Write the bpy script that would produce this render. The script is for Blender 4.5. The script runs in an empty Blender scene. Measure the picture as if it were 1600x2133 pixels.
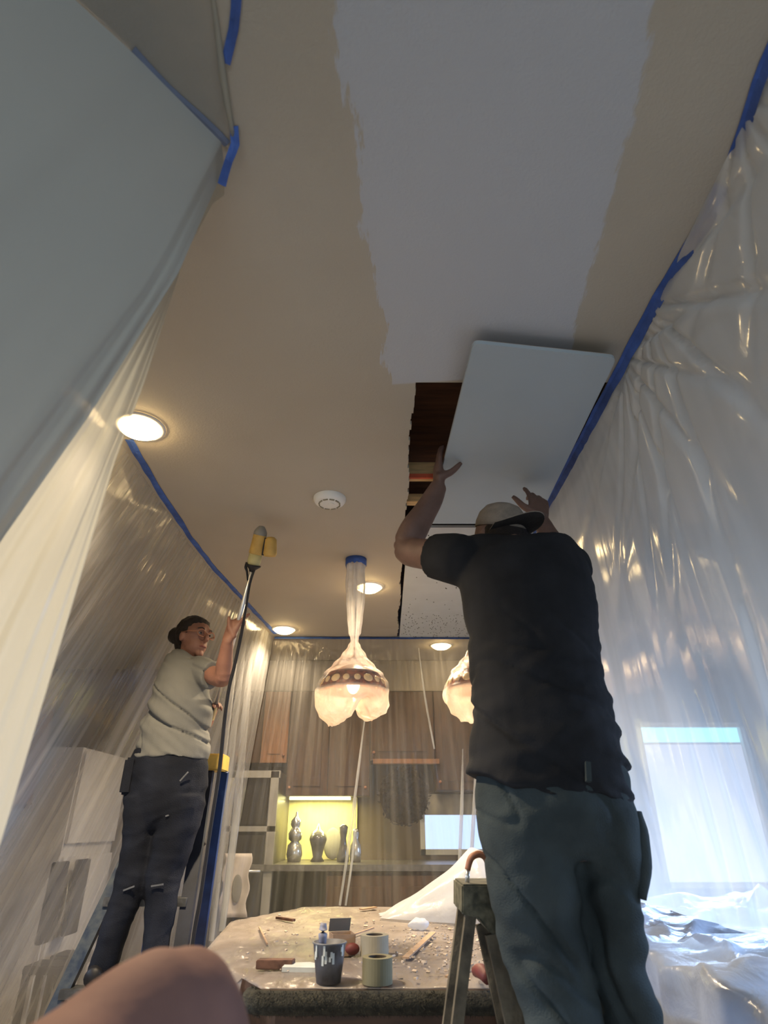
import bpy, bmesh, math, random
import numpy as np
from mathutils import Vector, Matrix, noise as mnoise

random.seed(7)
SC = bpy.context.scene
COL = SC.collection
R = math.radians

# ------------------------------------------------------------------ camera
CAM_Z, PITCH, FPX = 1.15, 27.6, 1250.0
cam_d = bpy.data.cameras.new('camera')
cam = bpy.data.objects.new('camera', cam_d)
COL.objects.link(cam)
cam.location = (0, 0, CAM_Z)
cam.rotation_euler = (R(90 + PITCH), 0, 0)
cam_d.sensor_fit = 'VERTICAL'
cam_d.sensor_height = 36.0
cam_d.sensor_width = 27.0
cam_d.lens = FPX / 2133 * 36.0
cam_d.clip_start = 0.02
cam_d.dof.use_dof = True
cam_d.dof.focus_distance = 2.6
cam_d.dof.aperture_fstop = 3.4
SC.camera = cam
# ------------------------------------------------------------------ view, world
SC.view_settings.view_transform = 'Standard'
SC.view_settings.look = 'None'
SC.view_settings.exposure = 1.05
SC.view_settings.gamma = 1.0
SC.view_settings.use_curve_mapping = False
SC.cycles.use_denoising = True
SC.cycles.max_bounces = 10
SC.cycles.transparent_max_bounces = 24
SC.cycles.sample_clamp_indirect = 4.0
SC.cycles.caustics_reflective = False
SC.cycles.caustics_refractive = False
world = bpy.data.worlds.new('world')
SC.world = world
world.use_nodes = True
wb = world.node_tree.nodes['Background']
wb.inputs['Color'].default_value = (0.55, 0.70, 1.0, 1)
wb.inputs['Strength'].default_value = 0.3


def area_light(name, loc, rot, sx, sy, power, color, spread=180):
    d = bpy.data.lights.new(name, 'AREA')
    d.shape = 'RECTANGLE'
    d.size, d.size_y = sx, sy
    d.energy = power
    d.color = color
    d.spread = R(spread)
    o = bpy.data.objects.new(name, d)
    o.location = loc
    o.rotation_euler = rot
    COL.objects.link(o)
    return o


# assumed daylight from behind the camera, and daylight of the kitchen window; plus two added fill lamps
area_light('assumed_rear_daylight', (0.3, -2.9, 1.35), (R(90), 0, 0), 2.6, 1.5, 24, (0.72, 0.86, 1.0))  # assumed daylight source behind the camera; the rear wall is solid, without a window
area_light('right_window_daylight', (2.55, 5.5, 1.5), (R(-62), 0, 0), 1.0, 1.0, 26, (0.45, 0.66, 1.0), 80)
area_light('side_fill_light', (3.95, 2.6, 1.75), (R(60), 0, R(90)), 2.2, 1.0, 58, (0.42, 0.62, 1.0), 66)  # added blue fill for the lower right film; this wall has no window
area_light('left_fill_light', (-2.95, 1.55, 1.6), (R(58), 0, R(-90)), 1.8, 0.9, 15, (0.55, 0.72, 1.0), 70)  # added fill brightening the lower left film; no window stands here

# ------------------------------------------------------------------ helpers
CT, ST = math.cos(R(PITCH)), math.sin(R(PITCH))


def P(x, y, Y=None, Z=None, X=None):
    """where the line of sight through photo pixel (x, y) meets a vertical or horizontal plane"""
    u, v = x - 800.0, 1066.5 - y
    d = Vector((u, FPX * CT - v * ST, FPX * ST + v * CT))
    if Y is not None:
        s = Y / d.y
    elif Z is not None:
        s = (Z - CAM_Z) / d.z
    else:
        s = X / d.x
    return Vector((0, 0, CAM_Z)) + d * s


class MB:
    def __init__(self):
        self.v, self.f, self.uv = [], [], None

    def add(self, vs, fs):
        n = len(self.v)
        self.v += [tuple(p) for p in vs]
        self.f += [tuple(i + n for i in f) for f in fs]
        return self

    def box(self, c, s, rot=None):
        c = Vector(c)
        vs = []
        for sx, sy, sz in ((-1, -1, -1), (1, -1, -1), (1, 1, -1), (-1, 1, -1), (-1, -1, 1), (1, -1, 1), (1, 1, 1), (-1, 1, 1)):
            p = Vector((sx * s[0] / 2, sy * s[1] / 2, sz * s[2] / 2))
            if rot is not None:
                p = rot @ p
            vs.append(c + p)
        return self.add(vs, ((3, 2, 1, 0), (4, 5, 6, 7), (0, 1, 5, 4), (1, 2, 6, 5), (2, 3, 7, 6), (3, 0, 4, 7)))

    def hexa(self, lo, hi):
        """8-corner block from two quads"""
        return self.add(list(lo) + list(hi), ((3, 2, 1, 0), (4, 5, 6, 7), (0, 1, 5, 4), (1, 2, 6, 5), (2, 3, 7, 6), (3, 0, 4, 7)))

    def beam(self, a, b, w, h, ref=(0, 0, 1)):
        a, b = Vector(a), Vector(b)
        t = (b - a).normalized()
        s = t.cross(Vector(ref)).normalized()
        n = s.cross(t)
        q = [(-s * w - n * h) / 2, (s * w - n * h) / 2, (s * w + n * h) / 2, (-s * w + n * h) / 2]
        return self.hexa([a + k for k in q], [b + k for k in q])

    def tube(self, pts, rad, n=12, ref=(0, 0, 1), sub=1, cap=True):
        pts = [Vector(p) for p in pts]
        rad = [(r, r) if not isinstance(r, (tuple, list)) else tuple(r) for r in (rad if isinstance(rad, (list, tuple)) else [rad] * len(pts))]
        if sub > 1 and len(pts) > 1:
            q, qr = [], []
            m = len(pts)
            for i in range(m - 1):
                p0, p1, p2, p3 = pts[max(i - 1, 0)], pts[i], pts[i + 1], pts[min(i + 2, m - 1)]
                for k in range(sub):
                    t = k / sub
                    q.append(0.5 * ((2 * p1) + (p2 - p0) * t + (2 * p0 - 5 * p1 + 4 * p2 - p3) * t * t + (3 * p1 - p0 - 3 * p2 + p3) * t ** 3))
                    s = t * t * (3 - 2 * t)
                    qr.append(tuple(rad[i][j] * (1 - s) + rad[i + 1][j] * s for j in (0, 1)))
            q.append(pts[-1])
            qr.append(rad[-1])
            pts, rad = q, qr
        ref = Vector(ref)
        vs, fs = [], []
        m = len(pts)
        for i, p in enumerate(pts):
            t = (pts[min(i + 1, m - 1)] - pts[max(i - 1, 0)]).normalized()
            s = t.cross(ref)
            if s.length < 1e-3:
                s = t.cross(Vector((1, 0.2, 0)))
            s.normalize()
            b = s.cross(t).normalized()
            for k in range(n):
                a = 2 * math.pi * k / n
                vs.append(p + s * (math.cos(a) * rad[i][0]) + b * (math.sin(a) * rad[i][1]))
        for i in range(m - 1):
            for k in range(n):
                k2 = (k + 1) % n
                fs.append((i * n + k, i * n + k2, (i + 1) * n + k2, (i + 1) * n + k))
        if cap:
            fs.append(tuple(range(n - 1, -1, -1)))
            fs.append(tuple((m - 1) * n + k for k in range(n)))
        return self.add(vs, fs)

    def ball(self, c, r, n=14, m=10, rot=None):
        r = (r, r, r) if not isinstance(r, (tuple, list)) else r
        c = Vector(c)
        vs = []
        fs = []
        for i in range(m + 1):
            th = math.pi * i / m
            for k in range(n):
                a = 2 * math.pi * k / n
                p = Vector((r[0] * math.sin(th) * math.cos(a), r[1] * math.sin(th) * math.sin(a), r[2] * math.cos(th)))
                if rot is not None:
                    p = rot @ p
                vs.append(c + p)
        for i in range(m):
            for k in range(n):
                k2 = (k + 1) % n
                fs.append((i * n + k, (i + 1) * n + k, (i + 1) * n + k2, i * n + k2))
        return self.add(vs, fs)

    def lathe(self, prof, n=24, c=(0, 0, 0), rot=None):
        c = Vector(c)
        vs, fs = [], []
        for r, z in prof:
            for k in range(n):
                a = 2 * math.pi * k / n
                p = Vector((r * math.cos(a), r * math.sin(a), z))
                if rot is not None:
                    p = rot @ p
                vs.append(c + p)
        for i in range(len(prof) - 1):
            for k in range(n):
                k2 = (k + 1) % n
                fs.append((i * n + k, i * n + k2, (i + 1) * n + k2, (i + 1) * n + k))
        return self.add(vs, fs)

    def prism(self, poly, z0, z1):
        n = len(poly)
        vs = [(p[0], p[1], z0) for p in poly] + [(p[0], p[1], z1) for p in poly]
        fs = [tuple(range(n - 1, -1, -1)), tuple(range(n, 2 * n))]
        fs += [(i, (i + 1) % n, n + (i + 1) % n, n + i) for i in range(n)]
        return self.add(vs, fs)

    def grid(self, G, uv=None):
        if uv:
            self.uv = [(i / (len(G) - 1) * uv[0], j / (len(G[0]) - 1) * uv[1]) for i in range(len(G)) for j in range(len(G[0]))]
        nu, nv = len(G), len(G[0])
        vs = [p for row in G for p in row]
        fs = [(i * nv + j, (i + 1) * nv + j, (i + 1) * nv + j + 1, i * nv + j + 1) for i in range(nu - 1) for j in range(nv - 1)]
        return self.add(vs, fs)

    def build(self, name, mat, parent=None, smooth=False, bevel=0.0, loc=None):
        me = bpy.data.meshes.new(name)
        vs = self.v
        if loc is not None:
            l = Vector(loc)
            vs = [tuple(Vector(p) - l) for p in vs]
        me.from_pydata(vs, [], self.f)
        if self.uv:
            ul = me.uv_layers.new(name='drop')
            vi = np.empty(len(me.loops), dtype=np.int32)
            me.loops.foreach_get('vertex_index', vi)
            ul.data.foreach_set('uv', np.array(self.uv, dtype=np.float32)[vi].ravel())
        bm = bmesh.new()
        bm.from_mesh(me)
        bmesh.ops.remove_doubles(bm, verts=bm.verts, dist=1e-6)
        bmesh.ops.recalc_face_normals(bm, faces=bm.faces)
        if bevel > 0:
            bmesh.ops.bevel(bm, geom=list(bm.edges), offset=bevel, segments=2, affect='EDGES', clamp_overlap=True)
        bm.to_mesh(me)
        bm.free()
        if smooth:
            me.polygons.foreach_set('use_smooth', [True] * len(me.polygons))
        for m in (mat if isinstance(mat, (list, tuple)) else [mat]):
            me.materials.append(m)
        o = bpy.data.objects.new(name, me)
        COL.objects.link(o)
        if loc is not None:
            o.location = loc
        if parent is not None:
            o.parent = parent
            o.matrix_parent_inverse = Matrix.Translation(parent.location).inverted() if parent.location.length else Matrix()
        return o


def tag(o, label=None, cat=None, group=None, kind=None):
    if label:
        o['label'] = label
    if cat:
        o['category'] = cat
    if group:
        o['group'] = group
    if kind:
        o['kind'] = kind
    return o


def empty(name, loc, label, cat, group=None):
    o = bpy.data.objects.new(name, None)
    o.empty_display_size = 0.05
    o.location = loc
    COL.objects.link(o)
    return tag(o, label, cat, group)


def fuse(mb, voxel, smooth_it=4, name='tmp', disp=None, post=None):
    """union of closed shapes into one continuous surface"""
    me = bpy.data.meshes.new(name)
    me.from_pydata(mb.v, [], mb.f)
    bm = bmesh.new()
    bm.from_mesh(me)
    bmesh.ops.recalc_face_normals(bm, faces=bm.faces)
    bm.to_mesh(me)
    bm.free()
    o = bpy.data.objects.new(name, me)
    COL.objects.link(o)
    m = o.modifiers.new('r', 'REMESH')
    m.mode = 'VOXEL'
    m.voxel_size = voxel
    s = o.modifiers.new('s', 'SMOOTH')
    s.factor = 0.5
    s.iterations = smooth_it
    dg = bpy.context.evaluated_depsgraph_get()
    out = bpy.data.meshes.new_from_object(o.evaluated_get(dg))
    bpy.data.objects.remove(o)
    bpy.data.meshes.remove(me)
    if disp is not None:
        nv = len(out.vertices)
        co = np.empty(nv * 3)
        out.vertices.foreach_get('co', co)
        no = np.empty(nv * 3)
        out.vertices.foreach_get('normal', no)
        co = co.reshape(-1, 3)
        no = no.reshape(-1, 3)
        d = np.array([disp(c, n_) for c, n_ in zip(co, no)])
        co = co + no * d[:, None]
        if post is not None:
            co = post(co)
        out.vertices.foreach_set('co', co.ravel())
        out.update()
    return out


def mesh_obj(name, me, mat, parent=None):
    me.name = name
    me.polygons.foreach_set('use_smooth', [True] * len(me.polygons))
    me.materials.clear()
    me.materials.append(mat)
    o = bpy.data.objects.new(name, me)
    COL.objects.link(o)
    if parent is not None:
        o.parent = parent
    return o


# ------------------------------------------------------------------ materials
def srgb(r, g, b):
    def f(c):
        c /= 255.0
        return c / 12.92 if c <= 0.04045 else ((c + 0.055) / 1.055) ** 2.4
    return (f(r), f(g), f(b), 1)


def mat(name, col, rough=0.6, var=0.12, scale=8.0, bump=0.0, bscale=60.0, metal=0.0, spec=0.4, emit=None, estr=0.0, stretch=(1, 1, 1), col2=None):
    m = bpy.data.materials.new(name)
    m.use_nodes = True
    nt = m.node_tree
    b = nt.nodes['Principled BSDF']
    b.inputs['Roughness'].default_value = rough
    b.inputs['Metallic'].default_value = metal
    b.inputs['Specular IOR Level'].default_value = spec
    tc = nt.nodes.new('ShaderNodeTexCoord')
    mp = nt.nodes.new('ShaderNodeMapping')
    mp.inputs['Scale'].default_value = stretch
    nt.links.new(tc.outputs['Object'], mp.inputs['Vector'])
    nz = nt.nodes.new('ShaderNodeTexNoise')
    nz.inputs['Scale'].default_value = scale
    nz.inputs['Detail'].default_value = 5
    nt.links.new(mp.outputs['Vector'], nz.inputs['Vector'])
    rp = nt.nodes.new('ShaderNodeValToRGB')
    c2 = col2 if col2 else tuple(min(1, c * (1 + var)) for c in col[:3]) + (1,)
    c1 = col if col2 else tuple(c * (1 - var) for c in col[:3]) + (1,)
    rp.color_ramp.elements[0].position = 0.35
    rp.color_ramp.elements[1].position = 0.65
    rp.color_ramp.elements[0].color = c1
    rp.color_ramp.elements[1].color = c2
    nt.links.new(nz.outputs['Fac'], rp.inputs['Fac'])
    nt.links.new(rp.outputs['Color'], b.inputs['Base Color'])
    if bump > 0:
        n2 = nt.nodes.new('ShaderNodeTexNoise')
        n2.inputs['Scale'].default_value = bscale
        n2.inputs['Detail'].default_value = 4
        nt.links.new(mp.outputs['Vector'], n2.inputs['Vector'])
        bp = nt.nodes.new('ShaderNodeBump')
        bp.inputs['Strength'].default_value = bump
        bp.inputs['Distance'].default_value = 0.01
        nt.links.new(n2.outputs['Fac'], bp.inputs['Height'])
        nt.links.new(bp.outputs['Normal'], b.inputs['Normal'])
    if emit:
        b.inputs['Emission Color'].default_value = emit
        b.inputs['Emission Strength'].default_value = estr
    return m


def film(name, haze=0.3, col=(0.86, 0.87, 0.88, 1), gloss=0.16, trans=0.5, bump=0.35, scale=(14, 14, 1.2), refl=1.0, hazevar=0.3, gmax=0.09, cling=None, drop=False):
    """thin polythene: clear part, milky part that scatters and passes light, shiny skin"""
    m = bpy.data.materials.new(name)
    m.use_nodes = True
    nt = m.node_tree
    nt.nodes.clear()
    N = nt.nodes.new
    L = nt.links.new
    out = N('ShaderNodeOutputMaterial')
    tc = N('ShaderNodeTexCoord')
    mp = N('ShaderNodeMapping')
    mp.inputs['Scale'].default_value = scale
    co = tc.outputs['UV' if drop else 'Object']
    L(co, mp.inputs['Vector'])
    nz = N('ShaderNodeTexNoise')
    nz.inputs['Scale'].default_value = 1.0
    nz.inputs['Detail'].default_value = 6
    nz.inputs['Distortion'].default_value = 0.6
    L(mp.outputs['Vector'], nz.inputs['Vector'])
    bp = N('ShaderNodeBump')
    bp.inputs['Strength'].default_value = bump
    bp.inputs['Distance'].default_value = 0.02
    L(nz.outputs['Fac'], bp.inputs['Height'])
    tr = N('ShaderNodeBsdfTransparent')
    tr.inputs['Color'].default_value = (0.97, 0.97, 0.97, 1)
    df = N('ShaderNodeBsdfDiffuse')
    df.inputs['Color'].default_value = col
    tl = N('ShaderNodeBsdfTranslucent')
    tl.inputs['Color'].default_value = col
    L(bp.outputs['Normal'], df.inputs['Normal'])
    mx = N('ShaderNodeMixShader')
    mx.inputs['Fac'].default_value = trans
    L(df.outputs[0], mx.inputs[1])
    L(tl.outputs[0], mx.inputs[2])
    mr = N('ShaderNodeMapRange')
    mr.inputs['From Min'].default_value = 0.3
    mr.inputs['From Max'].default_value = 0.7
    mr.inputs['To Min'].default_value = haze * (1 - hazevar)
    mr.inputs['To Max'].default_value = min(1.0, haze * (1 + hazevar))
    m2p = N('ShaderNodeMapping')
    m2p.inputs['Scale'].default_value = (scale[0] * .45, scale[1] * .45, scale[2] * .6)
    L(co, m2p.inputs['Vector'])
    n2 = N('ShaderNodeTexNoise')
    n2.inputs['Scale'].default_value = 1.0
    n2.inputs['Detail'].default_value = 2.5
    L(m2p.outputs['Vector'], n2.inputs['Vector'])
    L(n2.outputs['Fac'], mr.inputs['Value'])
    hz = mr.outputs['Result']
    if cling:                                     # where the film clings to what it wraps it is clear
        sp = N('ShaderNodeSeparateXYZ')
        L(tc.outputs['Object'], sp.inputs[0])
        a_ = N('ShaderNodeMath')
        a_.operation = 'SUBTRACT'
        a_.inputs[1].default_value = cling[0]
        L(sp.outputs['Z'], a_.inputs[0])
        b_ = N('ShaderNodeMath')
        b_.operation = 'ABSOLUTE'
        L(a_.outputs[0], b_.inputs[0])
        c_ = N('ShaderNodeMapRange')
        c_.inputs['From Min'].default_value = cling[1] * .7
        c_.inputs['From Max'].default_value = cling[1] * 1.5
        c_.inputs['To Min'].default_value = .22
        L(b_.outputs[0], c_.inputs['Value'])
        d_ = N('ShaderNodeMath')
        d_.operation = 'MULTIPLY'
        L(hz, d_.inputs[0])
        L(c_.outputs['Result'], d_.inputs[1])
        hz = d_.outputs[0]
    m1 = N('ShaderNodeMixShader')
    L(hz, m1.inputs['Fac'])
    L(tr.outputs[0], m1.inputs[1])
    L(mx.outputs[0], m1.inputs[2])
    gl = N('ShaderNodeBsdfGlossy')
    gl.inputs['Roughness'].default_value = gloss
    L(bp.outputs['Normal'], gl.inputs['Normal'])
    fr = N('ShaderNodeFresnel')
    fr.inputs['IOR'].default_value = 1.35
    L(bp.outputs['Normal'], fr.inputs['Normal'])
    mu = N('ShaderNodeMath')
    mu.operation = 'MULTIPLY'
    mu.inputs[1].default_value = refl
    L(fr.outputs[0], mu.inputs[0])
    mn = N('ShaderNodeMath')
    mn.operation = 'MINIMUM'
    mn.inputs[1].default_value = gmax
    L(mu.outputs[0], mn.inputs[0])
    m2 = N('ShaderNodeMixShader')
    L(mn.outputs[0], m2.inputs['Fac'])
    L(m1.outputs[0], m2.inputs[1])
    L(gl.outputs[0], m2.inputs[2])
    L(m2.outputs[0], out.inputs['Surface'])
    return m


def emis(name, col, s):
    m = bpy.data.materials.new(name)
    m.use_nodes = True
    nt = m.node_tree
    nt.nodes.clear()
    e = nt.nodes.new('ShaderNodeEmission')
    e.inputs['Color'].default_value = col
    e.inputs['Strength'].default_value = s
    o = nt.nodes.new('ShaderNodeOutputMaterial')
    nt.links.new(e.outputs[0], o.inputs['Surface'])
    return m


def ceiling_mat():
    m = bpy.data.materials.new('ceiling_paint')
    m.use_nodes = True
    nt = m.node_tree
    N, L = nt.nodes.new, nt.links.new
    b = nt.nodes['Principled BSDF']
    b.inputs['Roughness'].default_value = 0.75
    b.inputs['Specular IOR Level'].default_value = 0.25
    tc = N('ShaderNodeTexCoord')
    sep = N('ShaderNodeSeparateXYZ')
    L(tc.outputs['Object'], sep.inputs[0])

    def math_(op, a, b_=None):
        n = N('ShaderNodeMath')
        n.operation = op
        for i, v in enumerate((a, b_)):
            if v is None:
                continue
            if isinstance(v, (int, float)):
                n.inputs[i].default_value = v
            else:
                L(v, n.inputs[i])
        return n.outputs[0]

    def noise_(scale, detail=5, vec=None, rough=0.6):
        n = N('ShaderNodeTexNoise')
        n.inputs['Scale'].default_value = scale
        n.inputs['Detail'].default_value = detail
        n.inputs['Roughness'].default_value = rough
        L(vec if vec is not None else tc.outputs['Object'], n.inputs['Vector'])
        return n.outputs['Fac']
    X, Y = sep.outputs['X'], sep.outputs['Y']
    mp = N('ShaderNodeMapping')
    mp.inputs['Scale'].default_value = (1.0, 0.16, 1.0)
    L(tc.outputs['Object'], mp.inputs['Vector'])
    wob = math_('MULTIPLY', math_('SUBTRACT', noise_(5.0, 3), 0.5), 0.10)
    fine = math_('MULTIPLY', math_('SUBTRACT', noise_(55.0, 4, mp.outputs['Vector'], 0.75), 0.5), 0.085)
    jit = math_('ADD', wob, fine)
    left = math_('ADD', math_('ADD', math_('MULTIPLY', Y, 0.11), -0.150), jit)
    right = math_('ADD', math_('ADD', math_('MULTIPLY', Y, 0.095), 0.440), math_('MULTIPLY', jit, 0.6))

    def step(v, w=0.004):
        n = N('ShaderNodeMapRange')
        n.inputs['From Min'].default_value = -w
        n.inputs['From Max'].default_value = w
        L(v, n.inputs['Value'])
        return n.outputs['Result']
    mask = math_('MULTIPLY', step(math_('SUBTRACT', X, left)), step(math_('SUBTRACT', right, X)))
    front = math_('ADD', math_('MULTIPLY', X, -0.10), 1.562)
    mask = math_('MULTIPLY', mask, step(math_('SUBTRACT', front, Y)))
    mix = N('ShaderNodeMix')
    mix.data_type = 'RGBA'
    L(mask, mix.inputs['Factor'])
    big = N('ShaderNodeValToRGB')
    big.color_ramp.elements[0].position = 0.3
    big.color_ramp.elements[1].position = 0.7
    big.color_ramp.elements[0].color = TAN1
    big.color_ramp.elements[1].color = TAN2
    L(noise_(1.3, 3), big.inputs['Fac'])
    L(big.outputs['Color'], mix.inputs['A'])
    mix.inputs['B'].default_value = PRIMER
    L(mix.outputs['Result'], b.inputs['Base Color'])
    bp = N('ShaderNodeBump')
    bp.inputs['Strength'].default_value = 0.25
    bp.inputs['Distance'].default_value = 0.004
    L(math_('ADD', noise_(140.0, 3), math_('MULTIPLY', mask, 0.3)), bp.inputs['Height'])
    L(bp.outputs['Normal'], b.inputs['Normal'])
    return m


TAN1, TAN2, PRIMER = (0.415, 0.362, 0.285, 1), (0.455, 0.405, 0.325, 1), (0.47, 0.475, 0.485, 1)
M = {}
M['ceiling'] = ceiling_mat()
M['board'] = mat('grey_drywall', (0.50, 0.52, 0.52, 1), 0.8, 0.04, 6, 0.1, 180)
M['paper'] = mat('drywall_face', (0.38, 0.425, 0.445, 1), 0.8, 0.02, 3, 0.05, 200)
M['wall'] = mat('plain_wall', (0.30, 0.265, 0.215, 1), 0.8, 0.05, 3, 0.1, 90)
M['wall_brown'] = mat('brown_back_wall', (0.115, 0.085, 0.062, 1), 0.8, 0.1, 3, 0.1, 90)
M['floor'] = mat('floor_cover', (0.46, 0.43, 0.40, 1), 0.6, 0.2, 4)
M['tape_dull'] = mat('veil_painted_tape', (0.16, 0.19, 0.27, 1), 0.6, 0.1, 14)  # duller blue: the film's veil and shade are painted into this tape colour
M['tape'] = mat('blue_tape', (0.05, 0.11, 0.36, 1), 0.6, 0.25, 14, 0.25, 90)
M['deckwood'] = mat('old_dark_wood', (0.085, 0.036, 0.017, 1), 0.85, 0.3, 4, 0.1, 40, stretch=(1, 8, 8))
M['lathwood'] = mat('raw_lumber', (0.68, 0.43, 0.19, 1), 0.7, 0.2, 9, 0.2, 40, stretch=(1, 10, 10))
M['redwood'] = mat('red_edge', (0.70, 0.12, 0.05, 1), 0.7, 0.2, 9)
M['white'] = mat('white_plastic', (0.72, 0.70, 0.65, 1), 0.45, 0.04, 6)
M['eyewhite'] = mat('eye_white', (0.30, 0.26, 0.23, 1), 0.4, 0.04, 6)
M['trim'] = mat('white_trim', (0.75, 0.72, 0.66, 1), 0.5, 0.04, 6)
M['lens'] = emis('warm_lamp', (1.0, 0.72, 0.34, 1), 28.0)
M['bulb'] = emis('pendant_bulb', (1.0, 0.66, 0.26, 1), 8.0)
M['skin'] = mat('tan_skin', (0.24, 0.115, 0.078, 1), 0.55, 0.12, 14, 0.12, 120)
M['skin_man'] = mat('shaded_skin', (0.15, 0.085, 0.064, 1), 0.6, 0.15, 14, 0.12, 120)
M['skin_near'] = mat('pink_skin', (0.25, 0.138, 0.115, 1), 0.75, 0.10, 9, 0.1, 90, spec=0.15)
M['hair'] = mat('dark_brown_hair', (0.016, 0.010, 0.007, 1), 0.5, 0.4, 60, 0.6, 90, stretch=(1, 1, 6))
M['shirt_dark'] = mat('charcoal_cotton', (0.0175, 0.018, 0.020, 1), 0.9, 0.2, 9, 0.2, 300, spec=0.15)
M['jeans_man'] = mat('grey_teal_denim', (0.040, 0.051, 0.053, 1), 0.9, 0.25, 7, 0.3, 260, spec=0.15)
M['shirt_grey'] = mat('sage_grey_cotton', (0.165, 0.163, 0.148, 1), 0.9, 0.06, 8, 0.15, 260, spec=0.15)
M['jeans_woman'] = mat('navy_denim', (0.010, 0.012, 0.019, 1), 0.85, 0.35, 9, 0.3, 240, spec=0.2)
M['paint_mark'] = mat('pale_paint_smear', (0.10, 0.105, 0.115, 1), 0.8, 0.2, 20)
M['cap_tan'] = mat('tan_cap_cloth', (0.24, 0.20, 0.16, 1), 0.9, 0.15, 30, 0.3, 200)
M['cap_dark'] = mat('dark_cap_cloth', (0.020, 0.018, 0.017, 1), 0.9, 0.2, 30, 0.3, 200)
M['black'] = mat('black_rubber', (0.012, 0.011, 0.012, 1), 0.5, 0.2, 20)
M['metal'] = mat('worn_aluminium', (0.62, 0.62, 0.60, 1), 0.3, 0.1, 20, metal=0.9)
M['silver'] = mat('silver_pole', (0.72, 0.70, 0.66, 1), 0.28, 0.08, 20, metal=0.7)
M['yellow'] = mat('yellow_plastic', (0.52, 0.33, 0.09, 1), 0.5, 0.12, 20)
M['yellow_pale'] = mat('pale_yellow_plastic', (0.52, 0.46, 0.22, 1), 0.5, 0.1, 20)
M['ladder_yellow'] = mat('ladder_cap_yellow', (0.60, 0.40, 0.09, 1), 0.5, 0.15, 20)
M['ladder_blue'] = mat('blue_fibreglass', (0.015, 0.042, 0.15, 1), 0.45, 0.3, 12)
M['ladder_scuffed'] = mat('scuffed_dark_blue', (0.016, 0.030, 0.062, 1), 0.5, 0.3, 30, col2=(0.07, 0.085, 0.10, 1))
M['ladder_navy'] = mat('dark_ladder_web', (0.013, 0.016, 0.028, 1), 0.5, 0.3, 12)
M['ladder_step'] = mat('scuffed_step', (0.10, 0.10, 0.10, 1), 0.5, 0.4, 25, metal=0.4)
M['old_ladder'] = mat('paint_spotted_wood', (0.050, 0.041, 0.027, 1), 0.8, 0.3, 16, 0.3, 60, col2=(0.14, 0.118, 0.08, 1))
M['old_cap'] = mat('paint_spotted_green_cap', (0.030, 0.029, 0.016, 1), 0.7, 0.3, 38, 0.3, 60, col2=(0.13, 0.118, 0.074, 1))
M['copper'] = mat('brown_handle', (0.30, 0.13, 0.07, 1), 0.45, 0.3, 25)
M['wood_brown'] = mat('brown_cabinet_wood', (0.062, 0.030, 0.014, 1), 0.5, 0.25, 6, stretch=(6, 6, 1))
M['wood_orange'] = mat('orange_cabinet_wood', (0.24, 0.105, 0.042, 1), 0.5, 0.2, 6, stretch=(6, 6, 1))  # brighter orange wood of one door and the ledge
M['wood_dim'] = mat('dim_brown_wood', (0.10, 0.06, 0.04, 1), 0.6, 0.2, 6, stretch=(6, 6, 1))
M['wood_table'] = mat('dark_table_wood', (0.075, 0.035, 0.016, 1), 0.5, 0.3, 6, stretch=(1, 6, 6))
M['blanket'] = mat('dark_fuzzy_pad', (0.030, 0.027, 0.018, 1), 1.0, 0.4, 60, 0.8, 200)
M['counter'] = mat('grey_counter', (0.09, 0.083, 0.075, 1), 0.35, 0.2, 30)
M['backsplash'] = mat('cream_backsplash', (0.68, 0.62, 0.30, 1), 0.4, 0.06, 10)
M['pale'] = mat('pale_panel', (0.55, 0.54, 0.55, 1), 0.5, 0.05, 5)
M['darkpanel'] = mat('dark_panel', (0.018, 0.016, 0.015, 1), 0.35, 0.2, 8)
M['greyframe'] = mat('grey_frame', (0.22, 0.21, 0.19, 1), 0.5, 0.1, 8)
M['wreath'] = mat('dark_woven', (0.012, 0.008, 0.006, 1), 1.0, 0.4, 30, 1.0, 50, spec=0.05)
M['valance'] = mat('cream_valance', (0.70, 0.62, 0.46, 1), 0.8, 0.06, 9)
M['pane'] = emis('daylit_pane', (0.45, 0.60, 1.0, 1), 0.85)
M['pane_cream'] = emis('daylit_blind', (0.66, 0.76, 1.0, 1), 0.60)
M['pane_cyan'] = emis('daylit_transom', (0.30, 0.78, 1.0, 1), 1.35)
M['glass_amber'] = mat('amber_shade_glass', (0.46, 0.17, 0.045, 1), 0.35, 0.45, 26, col2=(0.70, 0.36, 0.10, 1))
M['glass_dark'] = mat('dark_red_band', (0.060, 0.014, 0.012, 1), 0.35, 0.4, 45, col2=(0.34, 0.085, 0.030, 1))
M['jewel'] = mat('cream_jewel', (0.85, 0.60, 0.32, 1), 0.25, 0.1, 20)
M['ivory'] = mat('masking_tape_roll', (0.28, 0.25, 0.18, 1), 0.7, 0.08, 20)
M['olive'] = mat('olive_tape_roll', (0.165, 0.148, 0.085, 1), 0.7, 0.08, 20)
M['card'] = mat('cardboard_core', (0.07, 0.055, 0.04, 1), 0.9, 0.2, 20)
M['cup'] = mat('grey_smeared_cup', (0.055, 0.053, 0.055, 1), 0.5, 0.3, 20, col2=(0.16, 0.16, 0.17, 1))
M['red'] = mat('dull_red', (0.13, 0.026, 0.022, 1), 0.6, 0.2, 20)
M['box'] = mat('tan_box', (0.30, 0.20, 0.13, 1), 0.8, 0.2, 20)
M['scrapwhite'] = mat('drywall_scrap', (0.50, 0.51, 0.47, 1), 0.85, 0.1, 20)
M['scrapbrown'] = mat('brown_scrap', (0.11, 0.055, 0.035, 1), 0.85, 0.4, 30)
M['stick'] = mat('wood_stick', (0.36, 0.24, 0.15, 1), 0.8, 0.2, 20)
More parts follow.
